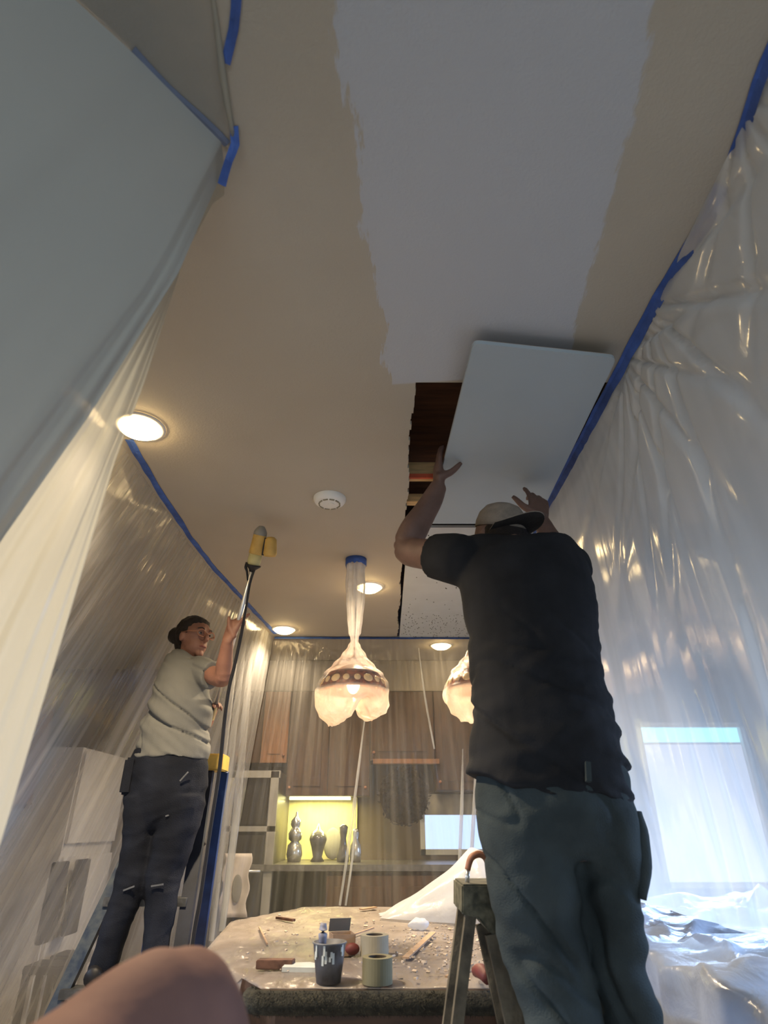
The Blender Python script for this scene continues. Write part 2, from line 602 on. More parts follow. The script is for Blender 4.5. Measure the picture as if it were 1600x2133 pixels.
M['chips'] = mat('dust_chips', (0.46, 0.37, 0.28, 1), 0.9, 0.35, 60)
M['jar'] = mat('dark_glazed_jar', (0.10, 0.10, 0.10, 1), 0.15, 0.2, 20, spec=0.8)
M['silverjar'] = mat('pewter_jar', (0.55, 0.55, 0.52, 1), 0.2, 0.1, 20, metal=0.8)
M['film_back'] = film('clear_film_back', 0.12, col=(.80, .76, .70, 1), gloss=0.12, bump=0.35, scale=(60, 0.9, 1), trans=0.5, refl=1.0, gmax=.055, hazevar=.6, drop=True)
M['film_left'] = film('clear_film_left', 0.34, col=(.74, .72, .69, 1), gloss=0.13, bump=0.17, scale=(46, 0.7, 1), trans=0.55, refl=1.2, gmax=.09, hazevar=.36, drop=True)
M['film_right'] = film('clear_film_right', 0.66, col=(.86, .84, .78, 1), gloss=0.13, bump=0.12, scale=(14, 0.7, 1), trans=0.40, refl=1.6, hazevar=0.12, gmax=.13, drop=True)
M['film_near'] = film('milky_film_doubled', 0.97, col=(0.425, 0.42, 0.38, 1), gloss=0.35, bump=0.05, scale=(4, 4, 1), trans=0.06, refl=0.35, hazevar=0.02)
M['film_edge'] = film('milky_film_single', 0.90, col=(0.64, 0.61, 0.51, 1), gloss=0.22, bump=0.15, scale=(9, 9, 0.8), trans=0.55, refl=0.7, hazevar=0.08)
M['film_table'] = film('crumpled_table_film', 0.62, col=(0.46, 0.40, 0.35, 1), gloss=0.16, bump=1.0, scale=(16, 8, 14), trans=0.25, refl=1.5, gmax=.16)
M['film_tent'] = film('bunched_film', 0.80, col=(0.70, 0.73, 0.80, 1), gloss=0.25, bump=0.5, scale=(8, 8, 8), trans=0.5, refl=0.8)
M['film_cover'] = film('furniture_film', 0.85, col=(0.44, 0.48, 0.56, 1), gloss=0.2, bump=0.7, scale=(9, 9, 9), trans=0.4, refl=1.2, gmax=.14)
M['film_bag'] = film('lamp_bag_film', 0.80, col=(0.90, 0.85, 0.79, 1), gloss=0.2, bump=0.9, scale=(26, 26, 16), trans=0.36, refl=0.8, hazevar=0.25, cling=(1.778, .040))

# ------------------------------------------------------------------ the room
H = 2.44
HX0, HX1, HY0, HY1 = 0.10, 0.74, 1.55, 2.62
mb = MB()
rng = random.Random(3)
# ceiling: strips left, near, right and beyond the opened bay; the left lip of the bay is ragged
mb.box(((HX1 + 4.1) / 2, 1.4, H + 0.008), (4.1 - HX1, 8.6, 0.016))
ys = np.linspace(-2.9, 5.7, 260)
for y0, y1 in zip(ys[:-1], ys[1:]):
    ym = (y0 + y1) / 2
    if ym < HY0:
        xr = HX1
    elif ym < 4.56:
        xr = HX0 + rng.uniform(-0.004, 0.004) + 0.006 * math.sin(ym * 9)
    else:
        xr = HX1
    mb.box(((-3.1 + xr) / 2, ym, H + 0.008), (xr + 3.1, y1 - y0 + 1e-4, 0.016))
tag(mb.build('ceiling', M['ceiling']), 'tan painted ceiling with a fresh pale grey primer stripe', kind='structure')
MB().box((0.5, 1.4, -0.03), (7.4, 8.8, 0.06)).build('floor', M['floor'])['kind'] = 'structure'
# back wall with two window openings
YB = 5.62
mb = MB()
W1 = (P(1322, 1500, Y=YB).x, P(1545, 1500, Y=YB).x, P(1400, 1850, Y=YB).z, P(1400, 1505, Y=YB).z)
W2 = (0.30, 1.66, 0.94, 1.27)
xs = [-3.1, W2[0], W2[1], W1[0], W1[1], 4.1]
mb.box(((xs[0] + xs[1]) / 2, YB + 0.05, H / 2), (xs[1] - xs[0], 0.1, H))
mb.box(((xs[2] + xs[3]) / 2, YB + 0.05, H / 2), (xs[3] - xs[2], 0.1, H))
mb.box(((xs[4] + xs[5]) / 2, YB + 0.05, H / 2), (xs[5] - xs[4], 0.1, H))
for W in (W1, W2):
    mb.box(((W[0] + W[1]) / 2, YB + 0.05, W[2] / 2), (W[1] - W[0], 0.1, W[2]))
    mb.box(((W[0] + W[1]) / 2, YB + 0.05, (W[3] + H) / 2), (W[1] - W[0], 0.1, H - W[3]))
mb.build('wall_back', M['wall_brown'])['kind'] = 'structure'
MB().box((-3.15, 1.4, H / 2), (0.1, 8.6, H)).build('wall_left', M['wall'])['kind'] = 'structure'
MB().box((4.15, 1.4, H / 2), (0.1, 8.6, H)).build('wall_right', M['wall'])['kind'] = 'structure'
MB().box((0.5, -3.0, H / 2), (7.2, 0.1, H)).build('wall_rear', M['wall'])['kind'] = 'structure'


def window(name, W, pane_mat, cyan=False):
    root = empty(name, ((W[0] + W[1]) / 2, YB, W[2]), None, None)
    root['kind'] = 'structure'
    w, h = W[1] - W[0], W[3] - W[2]
    cx = (W[0] + W[1]) / 2
    fr = MB()
    for sx in (W[0] + 0.02, W[1] - 0.02):
        fr.box((sx, YB + 0.02, W[2] + h / 2), (0.04, 0.06, h))
    for sz in (W[2] + 0.02, W[3] - 0.02):
        fr.box((cx, YB + 0.02, sz), (w, 0.06, 0.04))
    fr.build('window_frame', M['trim'], root)
    split = W[3] - (0.17 if cyan else 0.0)
    MB().box((cx, YB + 0.045, (W[2] + split) / 2), (w - 0.03, 0.01, split - W[2] - 0.02)).build('pane', pane_mat, root)
    if cyan:
        MB().box((cx, YB + 0.045, (W[3] + split) / 2), (w - 0.03, 0.01, W[3] - split - 0.02)).build('transom_pane', M['pane_cyan'], root)
    return root


window('window_1', W1, M['pane_cream'], True)
window('window_2', W2, M['pane'])
v = MB()
G = []
for i in range(60):
    t = i / 59
    x = W2[0] - 0.12 + t * (W2[1] - W2[0] + 0.24)
    G.append([(x, YB - 0.05 + 0.018 * math.sin(t * 70), 1.23), (x, YB - 0.06 + 0.022 * math.sin(t * 70), 1.385)])
v.grid(G)
o = v.build('window_valance', M['valance'], smooth=True)
so = o.modifiers.new('s', 'SOLIDIFY')
so.thickness = 0.004
tag(o, 'cream valance above the daylit kitchen window, seen through the back film', 'valance')

# bay above the opened ceiling
bay = MB()
bay.box((0.5, 1.4, H + 0.27), (7.3, 8.9, 0.03))
tag(bay.build('roof_deck', M['deckwood']), 'dark wood decking above the open ceiling bay', kind='structure')
mb = MB()
mb.box((HX0 - 0.25, 2.05, H + 0.135), (0.035, 2.0, 0.23))
mb.box((HX1 + 0.2, 2.05, H + 0.135), (0.035, 2.0, 0.23))
mb.box((0.42, 1.32, H + 0.135), (1.0, 0.035, 0.23))
tag(mb.build('trim_joist', M['deckwood']), kind='structure')
j = MB().box((0.32, 2.25, H + 0.085), (0.86, 0.038, 0.075)).build('ceiling_joist', M['lathwood'])
tag(j, 'raw yellow timber crosspiece with red edge in the open ceiling bay', 'joist')
MB().box((0.32, 2.229, H + 0.0495), (0.86, 0.012, 0.02)).build('red_edge', M['redwood'], j)
j = MB().box((0.32, 2.44, H + 0.05), (0.86, 0.04, 0.04)).build('ceiling_joist', M['lathwood'])
tag(j, 'lower raw timber batten in the open bay, beside the man\'s forearm', 'joist')

# ------------------------------------------------------------------ ceiling boards
b = MB()
ys = np.linspace(HY1, 4.56, 40)
for y0, y1 in zip(ys[:-1], ys[1:]):
    b.box(((HX0 + 0.018 + HX1 - 0.002) / 2, (y0 + y1) / 2, H + 0.001), (HX1 - HX0 - 0.02, y1 - y0 + 1e-4, 0.014))
o = b.build('drywall_board', M['board'])
tag(o, 'grey drywall board already fixed to the ceiling behind the dark-shirted man', 'drywall')
s = MB()
for k in range(260):
    x = rng.uniform(HX0 + 0.03, HX1 - 0.02)
    y = rng.uniform(3.95, 4.55) if k > 60 else rng.uniform(2.7, 4.5)
    s.ball((x, y, H - 0.0065), (rng.uniform(0.002, 0.005), rng.uniform(0.002, 0.006), 0.002), 6, 4)
ob = s.build('joint_compound_specks', M['card'], o)
ob['kind'] = 'stuff'

pc = [(.257, 1.304), (.691, 1.367), (.700, 2.47), (.205, 2.47)]


def rounded(poly, r, n=5):
    out = []
    m = len(poly)
    for i in range(m):
        p, a, c = Vector(poly[i]), Vector(poly[i - 1]), Vector(poly[(i + 1) % m])
        d1, d2 = (a - p).normalized(), (c - p).normalized()
        for k in range(n + 1):
            t = k / n
            q = (p + d1 * r) * (1 - t) ** 2 + p * 2 * t * (1 - t) + (p + d2 * r) * t * t
            out.append((q.x, q.y))
    return out


pan = MB().prism(rounded(pc, 0.022), 2.380, 2.393).build('drywall_sheet', M['paper'])
tag(pan, 'loose blue-grey drywall panel the man holds up against the ceiling', 'drywall')
MB().prism(rounded([(x * 0.998 + 0.001, y) for x, y in pc], 0.022), 2.3932, 2.3945).build('back_paper', M['box'], pan)


# ------------------------------------------------------------------ plastic sheets
def fbm(x, y, z=0.0):
    return mnoise.noise((x, y, z))


def hang(top, bot, nu, nv, folds, seed, drop_pow=0.7, pinches=(), creases=()):
    """sheet between a taped top line and a bottom line; folds deepen downwards and radiate from pinches"""
    def along(c, t):
        n = len(c) - 1
        i = min(int(t * n), n - 1)
        return Vector(c[i]).lerp(Vector(c[i + 1]), t * n - i)
    G = []
    r = random.Random(seed)
    fl = [(l, a, r.uniform(0, 6.28), r.uniform(0.6, 1.6)) for l, a in folds]
    length = sum((Vector(top[i + 1]) - Vector(top[i])).length for i in range(len(top) - 1))
    for i in range(nu + 1):
        t = i / nu
        a, b_ = along(top, t), along(bot, t)
        da = along(bot, min(t + .01, 1)) - along(bot, max(t - .01, 0))
        nrm = da.cross(Vector((0, 0, 1))).normalized()
        row = []
        for j_ in range(nv + 1):
            s_ = j_ / nv
            p = a.lerp(b_, s_)
            u = t * length
            w = s_ ** drop_pow
            warp = 0.05 * fbm(u * 2.0, s_ * 2.2, seed)
            d = 0.0
            for l, am, ph, dr in fl:
                wob = fbm(u * 0.8 + 3 * ph, s_ * 1.5, seed + l * 9)
                d += am * w * (0.55 + 0.9 * wob) * math.sin(2 * math.pi * (u + warp) / l + ph + dr * s_)
            d += 0.010 * w * fbm(u * 7, s_ * 5, seed + 4)
            for pu, am, k, reach in pinches:
                ru, rv = (u - pu), s_ * 2.44 + 0.05
                rr = math.hypot(ru, rv)
                ang = math.atan2(ru, rv)
                rid = max(0, math.sin(k * ang + 2.2 * math.sin(1.7 * ang) + pu)) ** 5
                d += am * min(1, rr / 0.25) * math.exp(-(rr / reach) ** 2) * rid * (0.4 + 0.6 * math.cos(ang))
            for c0_, c1_, s0_, s1_, am, wd in creases:
                if s0_ <= s_ <= s1_:
                    k_ = (s_ - s0_) / (s1_ - s0_)
                    e_ = (u - (c0_ + (c1_ - c0_) * k_) - .006 * fbm(k_ * 6, c0_ * 5, 1)) / wd
                    d += am * math.sin(math.pi * k_) ** .4 * math.exp(-e_ * e_)
            row.append(p + nrm * d)
        G.append(row)
    return G


# left sheet, taped to the ceiling and pulled outwards lower down
top = [(-.975, .95, H - .004), (-.998, 1.9, H - .004), (-1.005, 2.8, H - .004), (-.95, 3.6, H - .004), (-.855, 4.55, H - .004)]
bot = [(-1.95, .95, 0.02), (-1.98, 1.9, .02), (-2.0, 2.8, .02), (-1.7, 3.7, .02), (-1.10, 4.66, .02)]
o = MB().grid(hang(top, bot, 380, 120, ((.11, .0025), (.23, .006), (.47, .012)), 11, pinches=((3.5, .010, 16, .5), (1.6, .006, 14, .5), (.7, .006, 14, .5)), creases=[(u_, u_ + .03, a_, 1.0, .014, .016) for u_, a_ in ((.5, .5), (.72, .4), (.95, .45), (1.2, .4), (1.38, .5), (1.7, .35), (2.0, .45), (2.25, .3), (2.6, .4), (2.95, .3), (3.2, .2), (3.4, .1), (3.55, .05))]), (3.7, 2.44)).build('plastic_sheet', M['film_left'], smooth=True)
left_sheet = o
tag(o, 'long clear film curtain hung along the left ceiling tape behind the woman', 'plastic sheet')
# back sheet
top = [(-.845, 4.55, H - .004), (-.2, 4.57, H - .004), (.745, 4.57, H - .004)]
bot = [(-1.10, 4.66, .02), (-.2, 4.72, .02), (1.05, 4.66, .02)]
o = MB().grid(hang(top, bot, 340, 120, ((.055, .002), (.13, .006), (.31, .012)), 23, pinches=((.12, .010, 20, .4), (1.5, .010, 18, .4), (.6, .006, 14, .5)), creases=((.76, .52, .25, 1.0, .012, .008), (.78, .55, .55, 1.0, .010, .007), (1.40, 1.42, .2, .95, .014, .009), (1.47, 1.45, .3, 1.0, .012, .008), (1.1, 1.12, .05, .55, .010, .010), (1.18, 1.24, .05, .6, .012, .010), (.2, .15, .1, .9, .010, .01), (.07, .05, 0.02, 1, .016, .012), (.93, .95, .3, .9, .006, .01))), (1.6, 2.44)).build('plastic_sheet', M['film_back'], smooth=True)
back_sheet = o
tag(o, 'clear film curtain across the back, in front of the brown kitchen cabinets', 'plastic sheet')
# right sheet
top = [(.735, .30, H - .004), (.757, 1.45, H - .004), (.742, 2.3, H - .004), (.745, 4.57, H - .004)]
bot = [(1.02, .25, .88), (1.04, 1.45, .88), (1.03, 2.3, .88), (1.02, 3.4, .88), (1.05, 4.62, .04)]
o = MB().grid(hang(top, bot, 420, 170, ((.17, .0015), (.37, .005), (.8, .012)), 31, drop_pow=0.9, pinches=((1.18, .042, 13, .85), (1.44, .034, 15, .75), (.5, .030, 11, .6)), creases=((1.22, 1.36, .5, 1.0, .022, .022), (1.06, 1.18, .55, 1.0, .012, .02), (1.6, 1.62, .55, 1.0, .010, .018), (1.72, 1.76, .6, 1.0, .010, .018), (1.85, 1.87, .6, 1.0, .010, .018), (1.45, 1.5, .62, 1.0, .008, .016))), (4.3, 2.44)).build('plastic_sheet', M['film_right'], smooth=True)
tag(o, 'wide milky film curtain on the right, creases radiating from the blue tape', 'plastic sheet')

# narrow pleats where the film is gathered double
M['film_pleat'] = film('gathered_film', 0.42, col=(.80, .80, .80, 1), gloss=0.12, bump=0.4, scale=(60, 60, 1.5), trans=.5, refl=1.6, gmax=.16, hazevar=.5)


def pleat(parent, pts, w):
    pts = [Vector(p) for p in pts]
    MB().tube(pts, [(w * .35, .004)] + [(w, .007)] * (len(pts) - 2) + [(w * .8, .006)], 8, ref=(0, -1, 0), sub=6, cap=False).build('pleat', M['film_pleat'], parent, smooth=True)


for pp, w in (((P(762, 1480, Y=4.56), P(742, 1640, Y=4.58), P(725, 1770, Y=4.60), P(708, 1886, Y=4.62)), .010),
              ((P(742, 1660, Y=4.57), P(736, 1770, Y=4.59), P(720, 1886, Y=4.61)), .008),
              ((P(964, 1560, Y=4.56), P(962, 1680, Y=4.58), P(955, 1850, Y=4.60)), .012),
              ((P(1000, 1480, Y=4.55), P(990, 1650, Y=4.57), P(978, 1850, Y=4.60)), .014),
              ((P(872, 1350, Y=4.54), P(885, 1450, Y=4.55), P(905, 1560, Y=4.57)), .008)):
    pleat(back_sheet, pp, w)
for pp, w in (((P(512, 1335, Y=4.45), P(492, 1480, Y=4.46), P(468, 1700, Y=4.5), P(440, 1960, Y=4.5)), .022),
              ((P(526, 1335, Y=4.5), P(512, 1480, Y=4.5), P(492, 1700, Y=4.52), P(462, 1940, Y=4.52)), .026),
              ((P(497, 1340, Y=4.35), P(478, 1480, Y=4.36), P(452, 1700, Y=4.4), P(418, 1960, Y=4.4)), .016)):
    pleat(left_sheet, pp, w)

# near-left sheet: columns of points from ceiling to floor
cols = [
    [(-1.6, -.75, 2.435), (-1.7, -.8, 1.8), (-1.8, -.85, 1.3), (-1.9, -.9, .2)],
    [(-1.2, -.20, 2.435), (-1.32, -.24, 1.8), (-1.4, -.3, 1.3), (-1.5, -.3, .2)],
    [(-.80, .22, 2.435), (-.93, .20, 1.8), (-1.05, .16, 1.3), (-1.15, .15, .2)],
    [(-.47, .60, 2.435), (-.62, .56, 1.9), (-.75, .53, 1.5), (-.95, .5, .2)],
    [(-.345, .765, 2.435), (-.43, .76, 2.0), (-.55, .74, 1.6), (-.80, .70, .2)],
    [(-.352, .82, 2.435), tuple(P(372, 568, Y=.80)), tuple(P(190, 860, Y=.80)), tuple(P(0, 1130, Y=.80)), (-.72, .80, .9), (-.78, .80, .2)],
    [(-.36, .855, 2.435), (-.405, .845, 2.2), (-.455, .84, 1.75), (-.51, .84, 1.4), (-.57, .84, .9), (-.62, .84, .2)],
    [(-.368, .885, 2.435), tuple(P(412, 450, Y=.87)), tuple(P(300, 800, Y=.87)), tuple(P(240, 960, Y=.87)), tuple(P(150, 1262, Y=.87)), tuple(P(0, 1760, Y=.87)), (-.52, .87, .3)],
]


def poly_at(c, z):
    c = [Vector(p) for p in c]
    for a, b_ in zip(c[:-1], c[1:]):
        if a.z >= z >= b_.z:
            return a.lerp(b_, (a.z - z) / max(a.z - b_.z, 1e-6))
    return c[-1] if z < c[-1].z else c[0]


def near_sheet(c0, c1, per, nv, amp, seed):
    G = []
    n = c1 - c0
    for i in range(n * per + 1):
        t = i / per
        k = min(int(t), n - 1)
        f = t - k
        row = []
        for j_ in range(nv + 1):
            z = 2.435 - j_ / nv * 2.2
            p = poly_at(cols[c0 + k], z).lerp(poly_at(cols[c0 + k + 1], z), f)
            w = min(1, j_ / nv * 3)
            d = amp * w * (fbm(t * 3.1, z * 0.8, seed) + 0.5 * fbm(t * 9, z * 1.1, seed + 2))
            if i in (0, n * per):
                d = 0
            row.append(p + Vector((0.5, -0.8, 0)) * d)
        G.append(row)
    return G


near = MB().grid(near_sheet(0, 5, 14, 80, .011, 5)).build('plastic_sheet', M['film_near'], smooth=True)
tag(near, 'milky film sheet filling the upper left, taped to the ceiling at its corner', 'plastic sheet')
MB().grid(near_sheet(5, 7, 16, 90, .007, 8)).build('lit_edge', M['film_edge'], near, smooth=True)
fl = MB()
fl.prism([(-.300, .50), (-.312, .74), (-.335, .78), (-.47, .60), (-.62, .42), (-.50, .30), (-.29, .30)], H - .0035, H - .002)
fl.build('ceiling_flap', film('flap_film', .10, col=(.5, .5, .48, 1), bump=.1, trans=.2), near)
fl = MB().tube([(-.300, .40, H - .006), (-.300, .52, H - .006), (-.311, .64, H - .008), (-.316, .75, H - .012)], [.003, .004, .007, .004], 8, sub=4)
fl.build('rolled_hem', M['film_edge'], near, smooth=True)


# ------------------------------------------------------------------ blue tape
def tape(pts, w, label, name='blue_tape', tilt=0.0, group=None):
    pts = [Vector(p) for p in pts]
    q = []
    for a, b_ in zip(pts[:-1], pts[1:]):
        n = max(2, int((b_ - a).length / 0.03))
        q += [a.lerp(b_, k / n) for k in range(n)]
    q.append(pts[-1])
    G = []
    ln = 0
    for i, p in enumerate(q):
        t = (q[min(i + 1, len(q) - 1)] - q[max(i - 1, 0)]).normalized()
        s_ = t.cross(Vector((0, 0, 1))).normalized()
        jit = 0.004 * fbm(i * .35, p.x * 9, 2)
        wd = w * (1 + 0.35 * fbm(i * .25, p.y * 5, 7))
        G.append([p + s_ * (-wd / 2 + jit), p + s_ * jit + Vector((0, 0, -.0015)), p + s_ * (wd / 2 + jit) + Vector((0, 0, -tilt))])
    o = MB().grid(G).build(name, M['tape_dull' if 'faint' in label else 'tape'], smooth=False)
    m = o.modifiers.new('s', 'SOLIDIFY')
    m.thickness = 0.0012
    return tag(o, label, 'tape', group)


zc = H - .0022
tape([P(1640, 10, Z=zc), P(1592, 130, Z=zc), P(1525, 322, Z=zc)], .020, 'upper strip of blue masking tape at the right ceiling edge, top right corner', tilt=.02)
tape([P(1500, 380, Z=zc), P(1470, 455, Z=zc), P(1400, 560, Z=zc), P(1305, 735, Z=zc), P(1235, 868, Z=zc), P(1160, 1010, Z=zc), (.742, 3.2, zc), (.742, 4.5, zc)], .024, 'long strip of blue masking tape along the right ceiling edge beside the held panel', tilt=.024)
tape([P(268, 915, Z=zc), P(337, 1030, Z=zc), P(397, 1120, Z=zc), P(447, 1185, Z=zc), P(506, 1248, Z=zc), P(574, 1320, Z=zc)], .030, 'blue masking tape running along the left ceiling edge above the woman')
tape([(-.84, 4.53, zc), (-.2, 4.54, zc), (.735, 4.54, zc)], .03, 'blue masking tape along the back ceiling edge behind the pendants', tilt=.02)
tape([P(494, -20, Z=zc), P(486, 60, Z=zc), P(472, 132, Z=zc)], .018, 'short strip of blue tape at the top edge, left of the primer stripe')
tape([P(487, 262, Z=zc), P(490, 300, Z=zc - .02), P(478, 335, Z=zc - .05), P(462, 385, Z=zc - .07)], .017, 'crumpled blue tape at the corner of the near-left film')
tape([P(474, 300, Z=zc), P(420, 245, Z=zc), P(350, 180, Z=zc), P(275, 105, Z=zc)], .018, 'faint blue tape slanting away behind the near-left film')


# ------------------------------------------------------------------ ceiling fittings
def can_light(x, y, label, power, r=.072, prototype=None):
    root = empty('recessed_light', (x, y, H), label, 'ceiling light', 'round recessed ceiling lights')
    MB().lathe([(r * 1.28, -.001), (r * 1.25, -.006), (r * 1.02, -.009), (r * .98, -.002)], 32, (x, y, H)).build('trim_ring', M['trim'], root, True)
    MB().lathe([(r, -.003), (r * .95, -.016), (r * .7, -.028), (0.0001, -.033)], 32, (x, y, H)).build('lens', M['lens'], root, True)
    d = bpy.data.lights.new('lamp', 'SPOT')
    d.energy = power
    d.color = (1.0, .80, .54)
    d.spot_size = R(150)
    d.spot_blend = .8
    d.shadow_soft_size = .06
    lo = bpy.data.objects.new('lamp', d)
    lo.location = (x, y, H - .05)
    COL.objects.link(lo)
    lo.parent = root
    lo.matrix_parent_inverse = Matrix.Translation(root.location).inverted()
    return root


p = P(291, 888, Z=H)
can_light(p.x, p.y, 'glowing recessed ceiling light by the edge of the near-left film', 105)
p = P(768, 1222, Z=H)
can_light(p.x, p.y, 'glowing recessed ceiling light just right of the wrapped pendant stem', 105)
p = P(592, 1310, Z=H)
can_light(p.x, p.y, 'glowing recessed ceiling light at the back corner above the film', 55)
can_light(.46, 4.78, 'glowing recessed ceiling light behind the back film, right side', 8)
p = P(687, 1038, Z=H)
sd = empty('smoke_detector', (p.x, p.y, H), 'round white smoke detector on the tan ceiling', 'smoke detector')
MB().lathe([(.072, 0), (.072, -.010), (.066, -.020), (.058, -.026), (.03, -.034), (0.0001, -.035)], 40, (p.x, p.y, H)).build('housing', M['white'], sd, True)
g = MB()
for k in range(10):
    a = 2 * math.pi * k / 10
    g.box((p.x + .045 * math.cos(a), p.y + .045 * math.sin(a), H - .030), (.006, .022, .006), Matrix.Rotation(a, 3, 'Z'))
g.build('vents', M['ivory'], sd)
MB().lathe([(.012, 0), (.012, -.004), (0.0001, -.005)], 16, (p.x + .01, p.y - .01, H - .0335)).build('test_button', M['white'], sd)


# ------------------------------------------------------------------ pendants in bags
def pendant(x, y, label, bag_label, seed, tape_label, twist, bulb_px=None):
    root = empty('pendant_lamp', (x, y, H), label, 'pendant lamp')
    MB().lathe([(.052, 0), (.052, -.012), (.035, -.03), (.008, -.036)], 24, (x, y, H)).build('canopy', M['copper'], root, True)
    MB().tube([(x, y, H - .03), (x + .004, y, 2.1), (x, y, 1.90)], [.004, .004, .004], 8).build('cord', M['black'], root, True)
    zr = 1.735
    sh = MB().lathe([(.022, .130), (.045, .123), (.085, .104), (.110, .092), (.128, .082)], 40, (x, y, zr)).build('lamp_shade', M['glass_amber'], root, True)
    band = MB().lathe([(.128, .084), (.146, .060), (.158, .030), (.163, .004), (.160, 0), (.157, .004), (.150, .035), (.126, .078)], 40, (x, y, zr)).build('shade_band', M['glass_dark'], root, True)
    jm = None
    for k in range(18):
        a = 2 * math.pi * k / 18
        rot = Matrix.Rotation(a, 3, 'Z')
        if jm is None:
            jo = MB().ball((0, 0, 0), (.007, .017, .017), 10, 6).build('jewel', M['jewel'], None, True)
            jm = jo.data
        else:
            jo = bpy.data.objects.new('jewel', jm)
            COL.objects.link(jo)
        jo.location = (x + .154 * math.cos(a), y + .154 * math.sin(a), zr + .040)
        jo.rotation_euler = (0, R(-24), a)
        jo.scale = (1, 1, 1) if k % 3 else (1, 1.5, 1.25)
        jo.parent = band
        jo.matrix_parent_inverse = Matrix.Translation(root.location).inverted() @ Matrix.Translation(root.location) if False else band.matrix_world.inverted()
    MB().lathe([(.018, .125), (.02, .09), (.016, .085)], 16, (x, y, zr)).build('socket', M['copper'], root, True)
    MB().ball((x, y, zr + .03), (.032, .032, .042), 18, 12).build('bulb', M['bulb'], root, True)
    d = bpy.data.lights.new('lamp', 'POINT')
    d.energy = .9
    d.color = (1.0, .70, .36)
    d.shadow_soft_size = .03
    lo = bpy.data.objects.new('lamp', d)
    lo.location = (x, y, zr - .03)
    COL.objects.link(lo)
    lo.parent = root
    lo.matrix_parent_inverse = Matrix.Translation(root.location).inverted()
    # the bag: sleeve gathered at the ceiling, tied neck, belly and ragged two-lobed bottom
    prof = [(.050, 2.415), (.046, 2.36), (.050, 2.30), (.046, 2.2), (.038, 2.1), (.030, 2.03), (.020, 2.005), (.018, 1.985), (.030, 1.96), (.060, 1.91), (.098, 1.86), (.138, 1.815), (.168, 1.765), (.176, 1.73), (.172, 1.68), (.155, 1.645), (.110, 1.612), (.05, 1.63), (.004, 1.68)]
    n = 60
    G = []
    r2 = random.Random(seed)
    for i in range((len(prof) - 1) * 5 + 1):
        t = i / 5
        k = min(int(t), len(prof) - 2)
        f = t - k
        f2 = f * f * (3 - 2 * f)
        rr = prof[k][0] * (1 - f2) + prof[k + 1][0] * f2
        zz = prof[k][1] * (1 - f) + prof[k + 1][1] * f
        row = []
        for q in range(n + 1):
            a = 2 * math.pi * (q % n) / n
            cx, sy = math.cos(a), math.sin(a)
            wr = 1 + .10 * math.sin(9 * a + 3 * zz + seed) * min(1, .06 / max(rr, .02)) + .12 * fbm(cx * 3, sy * 3 + seed, zz * 9)
            rad = rr * wr
            if zz > 1.735 and rr > .06:
                rad = max(rad, rr * .985)
            z2 = zz
            if zz < 1.72:
                lobe = math.cos(a - twist)
                low = (1.72 - zz) / .11
                z2 = zz - low * (.045 * max(0, lobe) - .075 * math.exp(-((lobe + .22) / .28) ** 2) + .005 * max(0, -lobe)) + .012 * fbm(cx * 5, sy * 5, seed + zz * 20)
            row.append(Vector((x + rad * cx, y + rad * sy, z2)))
        G.append(row)
    bag = MB().grid(G).build('plastic_bag', M['film_bag'], smooth=True)
    tag(bag, bag_label, 'plastic bag')
    tp = MB()
    prof2 = []
    for q in range(49):
        a = 2 * math.pi * q / 48
        low = .040 + .012 * fbm(math.cos(a) * 4, math.sin(a) * 4, seed)
        prof2.append([Vector((x + .058 * math.cos(a), y + .058 * math.sin(a), H - .001)), Vector((x + .057 * math.cos(a), y + .057 * math.sin(a), H - low))])
    tp.grid(prof2)
    o = tp.build('blue_tape', M['tape'], smooth=True)
    m = o.modifiers.new('s', 'SOLIDIFY')
    m.thickness = .002
    tag(o, tape_label, 'tape')
    return root


p = P(742, 1165, Z=H)
pendant(p.x, p.y, 'lit pendant lamp with jewelled shade in the middle of the room', 'knotted clear bag wrapped round the middle pendant lamp', 3, 'blue tape ring at the ceiling holding the middle pendant bag', R(195))
pendant(.47, 3.0, 'lit pendant lamp half hidden behind the dark-shirted man', 'clear bag round the pendant lamp half hidden by the man', 9, 'blue tape ring at the ceiling above the pendant hidden by the man', R(250))

# ------------------------------------------------------------------ table
ZT = .76
octo = [(-.33, 2.02), (-.62, 2.5), (-.70, 3.3), (-.42, 3.86), (.25, 3.86), (.62, 3.4), (.62, 2.5), (.36, 2.02)]
tb = empty('dining_table', (-.03, 2.95, 0), 'dark wooden dining table under the crumpled plastic cover', 'table')


def inset(poly, k):
    c = Vector((-.03, 2.95))
    return [tuple(c + (Vector(p) - c) * k) for p in poly]


MB().prism(inset(octo, .985), ZT - .035, ZT - .004).build('tabletop', M['wood_table'], tb)
MB().prism(inset(octo, .90), ZT - .14, ZT - .036).build('apron', M['wood_table'], tb)
for sx, sy in ((-.28, 2.22), (.30, 2.22), (-.32, 3.6), (.30, 3.6)):
    MB().tube([(sx, sy, ZT - .1), (sx, sy, .5), (sx, sy, .08), (sx, sy, 0)], [.042, .036, .026, .03], 12, sub=3).build('leg', M['lathwood'] if sy < 3 and sx < 0 else M['wood_table'], tb, True)
